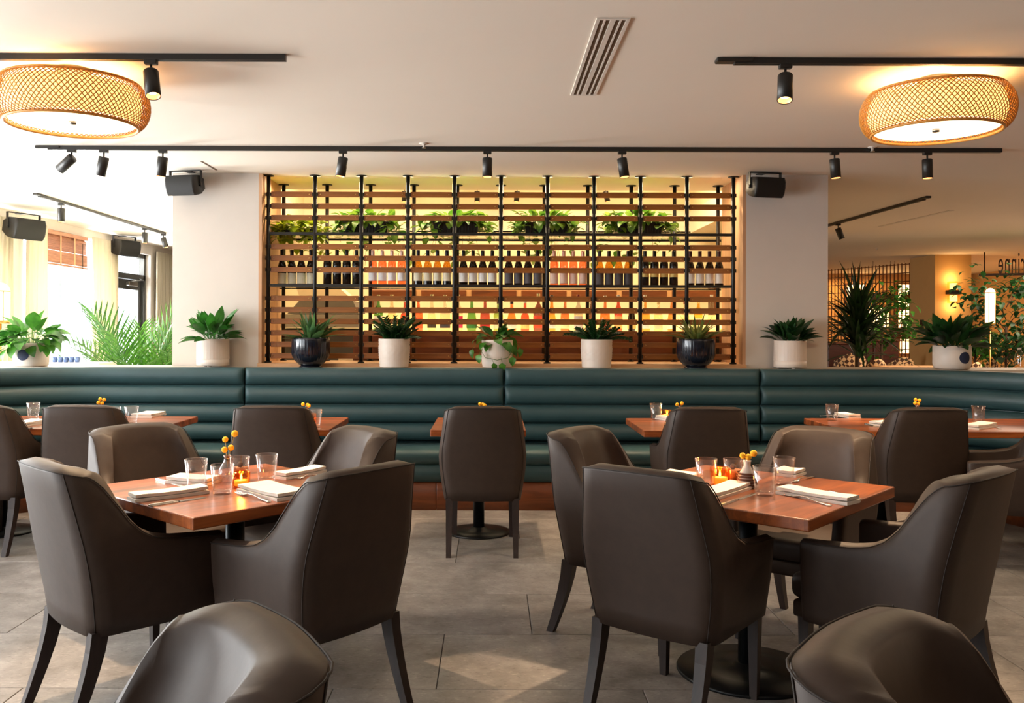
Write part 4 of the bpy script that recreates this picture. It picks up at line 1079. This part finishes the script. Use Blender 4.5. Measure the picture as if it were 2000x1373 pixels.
def soil(t, r, z): MB().lathe([(r, z-.005), (r*.6, z+.004), (.0005, z+.006)], 20, caps=False).build('soil', M_soil, t)
def leaves(t, meshes, n, z, spread=.05, s=(.8, 1.15), tilt=(-.25, .35), name='leaf', zspread=0, arc=None):
    for k in range(n):
        a = 2*pi*(k*.381966)+random.uniform(-.3, .3); q = sqrt((k+.5)/n)*spread
        put(name, random.choice(meshes), t, (q*cos(a), q*sin(a), z+random.uniform(0, zspread)), Matrix.Rotation(a, 4, 'Z').to_3x3().to_4x4().to_euler() if False else (Matrix.Rotation(a, 4, 'Z') @ Matrix.Rotation(random.uniform(*tilt), 4, 'Y') @ Matrix.Rotation(random.uniform(-.5, .5), 4, 'X')).to_euler(), random.uniform(*s))
LILY = [leafmesh('leaf', L_lily, L=.155, Wd=.07, elev=e, droop=d_, shape='lance', pet=p_, fold=.22, n=9) for e, d_, p_ in ((80, 50, .1), (65, 70, .09), (50, 60, .09), (82, 25, .12), (35, 50, .07))]
LILYD = [leafmesh('leaf', L_dark, L=.15, Wd=.06, elev=e, droop=d_, shape='lance', pet=p_, fold=.22, n=9) for e, d_, p_ in ((80, 50, .07), (65, 60, .06), (50, 55, .06), (82, 25, .07), (35, 45, .05))]
POTH = [leafmesh('leaf', L_pothos, L=.1, Wd=.078, elev=e, droop=d_, shape='heart', pet=p_, fold=.18, n=9) for e, d_, p_ in ((75, 110, .09), (60, 120, .1), (40, 110, .1), (20, 100, .08), (80, 60, .12))]
SPK = [leafmesh('leaf', L_spike, L=.26, Wd=.056, elev=e, droop=d_, shape='strap', fold=.3, n=9) for e, d_ in ((84, 15), (65, 35), (45, 35), (25, 20), (72, 45))]
SPKV = [leafmesh('leaf', L_vari, L=.24, Wd=.026, elev=e, droop=d_, shape='strap', fold=.35, n=9) for e, d_ in ((84, 20), (68, 40), (50, 50), (35, 35), (75, 55))]
def sprig(m, L, n, lw, ll, elev, droop):
    mb = MB(); pts = []; x = z = 0; a = R(elev)
    for i in range(n+1):
        pts.append(Vector((x, 0, z))); 
        if i:
            for sg in (-1, 1):
                vs, fs = leafgeo(ll*(1-.3*i/n), lw, 30, 50, 'lance', 0, .15, 4)
                mb.add(vs, fs, 0, True, Matrix.Translation((x, 0, z)) @ Matrix.Rotation(sg*R(58), 4, 'Z') @ Matrix.Rotation(-a*.6, 4, 'Y'))
        x += cos(a)*L/n; z += sin(a)*L/n; a -= R(droop)/n
    mb.tube(pts, .002, 4, m=0); return mb.mesh('sprig', m)
ZZ = [sprig(L_dark, .2, 8, .026, .055, e, d_) for e, d_ in ((85, 20), (70, 40), (55, 50), (78, 60))]
SHELFY = 7.55
def ledge_x(px): return W(px, 700, SHELFY).x
def plant(px, label, rz=0): return thing('potted_plant', label, 'plant', (ledge_x(px), SHELFY, LZ if True else 0), rz)
t = plant(416, 'peace lily in a white ribbed pot in front of the left pillar'); pot_ribbed(t); soil(t, .12, .215); leaves(t, LILY, 52, .21, .07, (.85, 1.25), (-.3, .3))
t = plant(1543, 'dark leafy plant in a white ribbed pot in front of the right pillar'); pot_ribbed(t); soil(t, .12, .215); leaves(t, LILYD, 54, .21, .07, (.9, 1.2), (-.35, .15))
t = plant(607, 'agave like spiky plant in a navy fluted pot, left of the trellis centre'); pot_navy(t); soil(t, .14, .225); leaves(t, SPK, 34, .22, .06, (.8, 1.15), (-.1, .2))
t = plant(1359, 'yellow edged spiky plant in a navy fluted pot at the right of the trellis'); pot_navy(t); soil(t, .14, .225); leaves(t, SPKV, 56, .22, .06, (.85, 1.15), (-.2, .2))
t = plant(770, 'bushy dark plant in a white patterned pot, left of the middle pot'); pot_pattern(t); soil(t, .118, .224); leaves(t, ZZ, 46, .21, .08, (.7, 1.15), (-.4, .5), 'sprig')
t = plant(1165, 'bushy dark plant in a white patterned pot, right of the middle pot'); pot_pattern(t); soil(t, .118, .224); leaves(t, ZZ, 46, .21, .08, (.7, 1.1), (-.4, .5), 'sprig')
t = plant(971, 'trailing heart leaf vine in a plain white pot at the trellis centre'); pot_plain(t); soil(t, .118, .213); leaves(t, POTH, 26, .2, .06, (.8, 1.15), (-.3, .3)); leaves(t, LILY, 7, .2, .02, (.7, .95), (-.3, 0))
vine = [(-.1, -.11, .22), (-.13, -.13, .14), (-.1, -.14, .09), (0, -.15, .07), (.09, -.14, .09), (.125, -.12, .15)]
MB().tube(vine, .0025, 5).build('vine', M_stem, t)
for vx, vy, vz, az in ((-.125, -.14, .16, 4.2), (-.06, -.15, .09, 5.4), (.03, -.155, .09, 4.9), (.13, -.13, .14, 4.6), (-.17, -.1, .2, 3.9), (.16, -.05, .21, 5.3)):
    put('leaf', POTH[3], t, (vx, vy, vz), (0, .8, az), .8)
t = plant(61, 'green heart leaf plant in a white pot with navy dot, left end'); pot_plain(t, .14, .2, -pi/2); soil(t, .125, .18); leaves(t, POTH, 84, .17, .11, (1.0, 1.6), (-.6, .35))
t = plant(1859, 'dark leafy plant in a white pot with navy dot, right end'); pot_plain(t, .148, .2, -pi/2+.25); soil(t, .13, .18); leaves(t, LILYD, 70, .17, .1, (1.0, 1.6), (-.25, .4))

# palm, dracaena and trees beyond
def frond(m, L, n, ll, lw, elev, droop):
    mb = MB(); x = z = 0; a = R(elev); pts = []
    for i in range(n+1):
        pts.append((x, 0, z)); q = i/n
        if q > .18:
            l_ = ll*(sin(pi*(q*.8+.12))**.6)
            for sg in (-1, 1):
                vs, fs = leafgeo(l_, lw, 10, 30, 'lance', 0, .1, 5)
                mb.add(vs, fs, 0, True, Matrix.Translation((x, 0, z)) @ Matrix.Rotation(-a, 4, 'Y') @ Matrix.Rotation(sg*R(56-26*q), 4, 'Z') @ Matrix.Rotation(-.25, 4, 'Y'))
        x += cos(a)*L/n; z += sin(a)*L/n; a -= R(droop)/n
    mb.tube(pts, [.008*(1-.8*i/n) for i in range(n+1)], 5); return mb.mesh('frond', m)
FR = [frond(L_palm, 1.15, 19, .46, .017, e, d_) for e, d_ in ((86, 30), (74, 60), (66, 75), (80, 50))]
def simple_pot(t, r, h, m): MB().lathe([(r*.75, 0), (r, h*.9), (r*1.03, h), (r*.93, h), (r*.9, h*.92), (.0005, h*.92)], 28).build('pot', m, t)
p = W(268, 700, 9.4); t = thing('palm', 'large feathery green palm between the window wall and the left pillar', 'plant', (p.x, 9.4, 0)); simple_pot(t, .22, .4, M_white_pot)
for k in range(22):
    a = k*2.399+.3; put('frond', FR[k % 4], t, (.06*cos(a), .06*sin(a), .36), (Matrix.Rotation(a, 4, 'Z') @ Matrix.Rotation(random.uniform(-.08, .16), 4, 'Y')).to_euler(), random.uniform(.95, 1.22))
DR = [leafmesh('leaf', L_drac, L=.74, Wd=.065, elev=e, droop=d_, shape='strap', fold=.3, n=10) for e, d_ in ((86, 12), (65, 40), (40, 45), (15, 50), (75, 30))]
p = W(1672, 640, 10.6); t = thing('dracaena', 'tall dark spiky dracaena just right of the right pillar', 'plant', (p.x, 10.6, 0)); simple_pot(t, .24, .45, M_speaker)
MB().cyl((0, 0, .4), (.02, 0, 1.45), .03, .022, 10).build('trunk', M_stemb, t)
for k in range(170):
    a = k*2.399; z = 1.0+.5*random.random(); put('leaf', DR[(k*7) % 5], t, (.02, 0, z), (Matrix.Rotation(a, 4, 'Z') @ Matrix.Rotation(random.uniform(-.35, .25), 4, 'Y')).to_euler(), random.uniform(.8, 1.1))
def small_tree(px, py, D, rad, n, label, m, seed, h=None):
    rn = random.Random(seed); c = W(px, py, D); t = thing('indoor_tree', label, 'plant', (c.x, D, 0)); simple_pot(t, .22, .42, M_speaker)
    br = MB().cyl((0, 0, .38), (0, 0, c.z-.1), .018, n=8)
    lm = MB()
    for k in range(14):
        a = rn.uniform(0, 6.28); e = Vector((rad*cos(a)*rn.uniform(.4, 1), rad*.7*sin(a), c.z+rn.uniform(-rad, rad)*.9)); b = Vector((0, 0, max(.5, e.z-rad*.6)))
        br.tube([b, (b+e)/2+Vector((0, 0, .05)), e], .006, 5)
        for j in range(n//10):
            vs, fs = leafgeo(rn.uniform(.09, .15), rn.uniform(.055, .08), rn.uniform(-40, 50), 60, 'lance', .01, .2, 4)
            o = e+Vector((rn.gauss(0, rad*.26), rn.gauss(0, rad*.26), rn.gauss(0, rad*.26)))
            lm.add(vs, fs, 0, True, Matrix.Translation(o) @ Matrix.Rotation(rn.uniform(0, 6.28), 4, 'Z'))
    br.build('branches', M_stemb, t); lm.build('foliage', m, t)['kind'] = 'stuff'
small_tree(1722, 630, 13.5, .42, 360, 'small leafy tree between dracaena and ochre column', L_pothos, 3)
small_tree(1965, 620, 12.6, .5, 520, 'leafy indoor tree at the right edge behind the tube lamp', L_dark, 5)
small_tree(1905, 672, 14.2, .3, 260, 'thin leafy tree behind the right navy dot pot', L_pothos, 8)

# ------------------------------------------------------------------ right room
cx0, cx1 = W(1826, 560, 15.9).x, W(1897, 560, 15.9).x
col_ = struct('wall_column', MB().box(cx0, cx1, 15.9, 16.85, 0, HC), M_warmwall)
sc = W(1862, 571, 15.8)
t = thing('wall_sconce', 'lit two tier glass wall sconce with black band on the ochre column', 'lamp', (sc.x, 15.86, sc.z))
MB().box(-.11, .11, -.13, -.0, -.035, .035).build('band', M_black, t)
MB().box(-.03, .03, -.04, .04, -.05, .05).build('back_plate', M_black, t)
for s_ in (-1, 1):
    MB().box(-.09, .09, -.115, -.02, .04*s_ if s_ > 0 else -.19, .19 if s_ > 0 else -.04).build('glass_shade', glass('sconce_glass', (1, .85, .6), .05, .1, .4), t)
    MB().rbox(-.06, .06, -.09, -.04, .05 if s_ > 0 else -.16, .16 if s_ > 0 else -.05, .01, 2).build('bulb', mat('sconce_bulb', 'ffd890', emit=2.4, ecol='ffc868'), t)
    light('sconce_light', 'POINT', (0, -.09, .24*s_), 2.6, (1, .62, .25), size=.04, parent=t)
sw_ = W(1805, 633, 16.3); tag(MB().rbox(cx0-.02, cx0, 16.3, 16.42, sw_.z-.08, sw_.z+.08, .004, 1).build('wall_switch', M_black), 'small black wall switch on the side of the ochre column', 'switch')
# wire grid screen
a = W(1612, 600, 20); b = W(1792, 600, 17.6); gs = thing('grid_screen', 'rusty metal grid screen far behind the dracaena', 'screen', (0, 0, 0))
N = 26
for k in range(N+1):
    q = k/N; x = a.x+(b.x-a.x)*q; y = a.y+(b.y-a.y)*q
    MB().cyl((x, y, 0), (x, y, HC-.004), .011, n=5).build('upright', mat('grid_metal', '6a3a20', .5, metal=.3) if k == 0 else bpy.data.materials['grid_metal'], gs)
for k in range(15):
    z = HC-.03-.17*k; MB().cyl((a.x, a.y, z), (b.x, b.y, z), .009, n=5).build('crossbar', bpy.data.materials['grid_metal'], gs)
# lit windows on the back wall behind the grid
M_lit = mat('lit_window', 'ffe6b8', .6, emit=2.6, ecol='ffd28a')
k = 0
for (ax, ay, bx_, by_) in ((1755, 556, 1795, 600), (1755, 606, 1800, 640), (1758, 650, 1800, 690), (1655, 556, 1688, 588), (1690, 600, 1735, 640)):
    A, B = W(ax, ay, 21.4), W(bx_, by_, 21.4)
    wn = thing('lit_window_panel', 'glowing amber panel behind the grid screen, %s of five' % ('upper right', 'middle right', 'lower right', 'upper left', 'central')[k], 'window', ((A.x+B.x)/2, 21.4, (A.z+B.z)/2))
    hx, hz = (B.x-A.x)/2, (A.z-B.z)/2
    MB().box(-hx-.04, hx+.04, .0, .08, -hz-.04, hz+.04).build('frame', M_board, wn); MB().box(-hx, hx, -.01, 0, -hz, hz).build('pane', M_lit, wn); k += 1
light('grid_light', 'AREA', (8.3, 20.8, 2.6), 22, (1, .55, .22), size=2, size_y=1, rot=(0, 0, 0))
for (px, py, lb_) in ((1764, 646, 'hanging planter with dark vines, lower one on the grid screen'), (1783, 575, 'hanging planter with dark vines, upper one on the grid screen'), (1722, 575, 'hanging planter with dark vines at the left of the grid screen')):
    c = W(px, py, 17.4); t = thing('hanging_planter', lb_, 'planter', (c.x, 17.4, c.z)); MB().rbox(-.2, .2, -.08, .08, -.16, 0, .01, 1).build('box', M_board, t)
    for sx in (-1, 1): MB().cyl((sx*.17, 0, -.02), (sx*.17, 0, HC-c.z-.002), .004, n=5).build('wire', M_black, t)
    lm = MB(); foliage(lm, 70, 0, 0, 0, .2, .07, lambda: leafgeo(random.uniform(.05, .09), .05, random.uniform(0, 80), 110, 'heart', .05, .2, 5)); lm.build('foliage', L_dark, t)['kind'] = 'stuff'
# booths (dark wood backs)
for (ax, ay, bx_, D, lb_) in ((1708, 662, 1756, 14.6, 'dark red wooden booth back right of the dracaena'), (1618, 668, 1716, 15.4, 'long dark wooden booth back behind the dracaena')):
    A, B = W(ax, ay, D), W(bx_, ay, D); t = thing('booth', lb_, 'booth', ((A.x+B.x)/2, D, 0)); hx = (B.x-A.x)/2
    MB().rbox(-hx, hx, 0, .08, 0, A.z-.04, .01, 1).build('back_panel', wood('booth_wood', '3a1408', '5e2812', 1, .4), t); MB().rbox(-hx-.02, hx+.02, -.02, .1, A.z-.04, A.z, .008, 1).build('cap_rail', M_plinth, t)
# patterned tub chairs
def pattern():
    q = NT('woven_pattern'); v = q.coord((1, 1, 1)); ck2 = q.n('ShaderNodeTexChecker', i_Scale=21.0); mp = q.n('ShaderNodeMapping'); mp.inputs['Rotation'].default_value = (.5, .78, .3); q.l(v, mp.inputs[0]); q.l(mp.outputs[0], ck2.inputs[0]); ck2.inputs[1].default_value = lin('e0b888'); ck2.inputs[2].default_value = lin('4a2a18')
    q.l(ck2.outputs[0], q.b.inputs['Base Color']); q.b.inputs['Roughness'].default_value = .8; return q.m
M_pat = pattern()
def tub(px, py, D, wpx, label, rz=0):
    c = W(px, py, D); r = wpx*D/F/2; h = c.z+.04; t = thing('tub_chair', label, 'chair', (c.x, D, 0), rz, 'patterned tub chairs')
    vs = []; fs = []; n = 20
    for i in range(n+1):
        a = pi+pi*i/n*1.0; top = h-.12*abs(cos(a))**2
        for rr, z in ((r*.8, .4), (r*.97, .55), (r, top-.03), (r*.97, top), (r*.85, top-.01), (r*.8, .5)): vs.append((rr*cos(a), rr*sin(a)*.9, z))
    for i in range(n):
        for k in range(6): k2 = (k+1) % 6; fs.append((i*6+k, i*6+k2, i*6+6+k2, i*6+6+k))
    fs += [tuple(range(6)), tuple(n*6+k for k in range(6))[::-1]]
    MB().add(vs, fs, 0, True).build('shell', M_pat, t)
    MB().rbox(-r*.78, r*.78, -r*.7, r*.7, .38, .48, .04, 3, smooth=True).build('seat', M_pat, t)
    for sx in (-1, 1):
        for sy in (-1, 1): MB().cyl((sx*r*.6, sy*r*.5, .38), (sx*r*.7, sy*r*.6, 0), .018, .012, 8).build('leg', M_leg, t)
tub(1659, 693, 13, 62, 'patterned tub chair directly under the dracaena'); tub(1714, 691, 16.2, 30, 'patterned tub chair with the tallest narrow back, left of ochre column')
tub(1707, 706, 12.2, 46, 'pale patterned tub chair low beside the dracaena pot'); tub(1756, 702, 13.6, 56, 'wide low patterned tub chair left of the ochre column')
tub(1901, 712, 12.2, 34, 'patterned tub chair just right of the right navy dot pot'); tub(1932, 707, 12.8, 32, 'patterned tub chair left of the plastic water bottle')
A, B = W(1728, 714, 11.4), W(1850, 714, 11.4)
t = thing('side_table', 'pale wooden tabletop left of the right navy dot pot', 'table', ((A.x+B.x)/2, 11.5, 0)); hx = (B.x-A.x)/2; zt = W(1790, 717, 11.3).z
MB().rbox(-hx, hx, -.3, .3, zt-.035, zt, .005, 1).build('tabletop', M_sill, t); MB().cyl((0, 0, .02), (0, 0, zt-.035), .03, n=12).build('column', M_base, t); MB().lathe([(.2, 0), (.2, .015), (.03, .03), (.0005, .03)], 28).build('base', M_base, t)
# tube lamps
def tube_lamp(x, y, z0, z1, r, label, em):
    t = thing('floor_lamp', label, 'lamp', (x, y, 0))
    MB().lathe([(.14, 0), (.14, .02), (.01, .03), (.0005, .03)], 24).build('base', M_brass, t)
    MB().cyl((0, 0, .02), (0, 0, z0), .011, n=10).build('pole', M_brass, t)
    pr = [(r*.98, z0), (r, z0+.02), (r, z1-r)]+[(r*cos(k*pi/12), z1-r+r*sin(k*pi/12)) for k in range(1, 6)]+[(.0005, z1)]
    MB().lathe(pr, 24).build('lamp_shade', mat('opal_glass', 'fff0d0', .4, emit=em, ecol='ffe0a8'), t)
    f = MB().lathe([(r*1.05, z0-.03), (r*1.05, z0), (.0005, z0)], 24)
    f.tube([(r*1.03*cos(k*pi/12), r*1.03*sin(k*pi/12), z1-r) for k in range(24)], .006, 6, closed=True)
    for k in range(4): a_ = pi/4+k*pi/2; f.cyl((r*1.03*cos(a_), r*1.03*sin(a_), z0), (r*1.03*cos(a_), r*1.03*sin(a_), z1-r), .004, n=5)
    f.build('cage', M_brass, t); return t
p = W(1934, 600, 11.8); tube_lamp(p.x, 11.8, W(1934, 630, 11.8).z, W(1934, 563, 11.8).z, .06, 'slim glowing tube lamp near the right edge below the hanging sign', 1.6)
p = W(1, 600, 8.8); tube_lamp(p.x, 8.8, W(1, 626, 8.8).z, W(1, 552, 8.8).z, .085, 'glowing white tube lamp with brass pole at the left edge', 1.1)
# water bottle
t = thing('water_bottle', 'clear ribbed plastic water bottle on the ledge at the right edge', 'bottle', (ledge_x(1991), SHELFY, LZ))
MB().lathe([(.03, 0), (.036, .01), (.034, .03), (.037, .045), (.034, .06), (.037, .075), (.034, .09), (.037, .105), (.035, .125), (.018, .155), (.013, .16), (.013, .17), (.0005, .17)], 20).build('bottle_body', M_glass, t)
MB().lathe([(.015, .165), (.015, .183), (.0005, .183)], 14).build('cap', M_white_pot, t)
# blue cups on the left ledge
for k in range(5):
    x = W(107+11*k, 706, 8.6).x; z = 1.055
    tag(MB().lathe([(.02, 0), (.03, .05), (.028, .05), (.018, .004), (.0005, .004)], 14).build('cup', mat('blue_print', '6078a8', .4, noise=.5, nscale=60) if k == 0 else bpy.data.materials['blue_print'], loc=(x, 8.6, z)), 'small blue printed cup beside the left dot pot, %s from the left' % ORD[k], 'cup', 'blue cups')
tag(MB().box(-4.9, -3.7, 8.45, 8.85, 1.02, 1.055).box(-4.85, -4.8, 8.5, 8.8, 0, 1.02).box(-3.8, -3.75, 8.5, 8.8, 0, 1.02).build('console_table', M_linen), 'white console table between the left dot pot and the palm', 'table')
# hanging sign, seen from behind
D = 15.4; A = W(1911, 537, D); rz = R(-22)
t = thing('hanging_sign', 'brown metal lettering on a hanging bar, reversed, at the right edge', 'sign', (A.x, D, A.z), rz)
M_sign = mat('sign_metal', '3c2418', .5, metal=.3)
MB().box(0, 1.5, -.03, .03, -.02, .02).build('bar', M_sign, t)
for x in (.09, 1.42): MB().cyl((x, 0, 0), (x, 0, HC-A.z), .012, n=8).build('rod', M_sign, t)
cu = bpy.data.curves.new('lettering', 'FONT'); cu.body = 'corinne'; cu.size = .44; cu.extrude = .015; cu.align_x = 'LEFT'; cu.space_character = 1.12
tmp = bpy.data.objects.new('lettering', cu); C.objects.link(tmp)
bpy.context.view_layer.update(); me = bpy.data.meshes.new_from_object(tmp); bpy.data.objects.remove(tmp)
xmax = max(v_.co.x for v_ in me.vertices)
for v_ in me.vertices: v_.co = Vector(((xmax-v_.co.x)*.40+.30, v_.co.z, v_.co.y*1.22+.02))
me.materials.append(M_sign); me.flip_normals(); put('lettering', me, t)
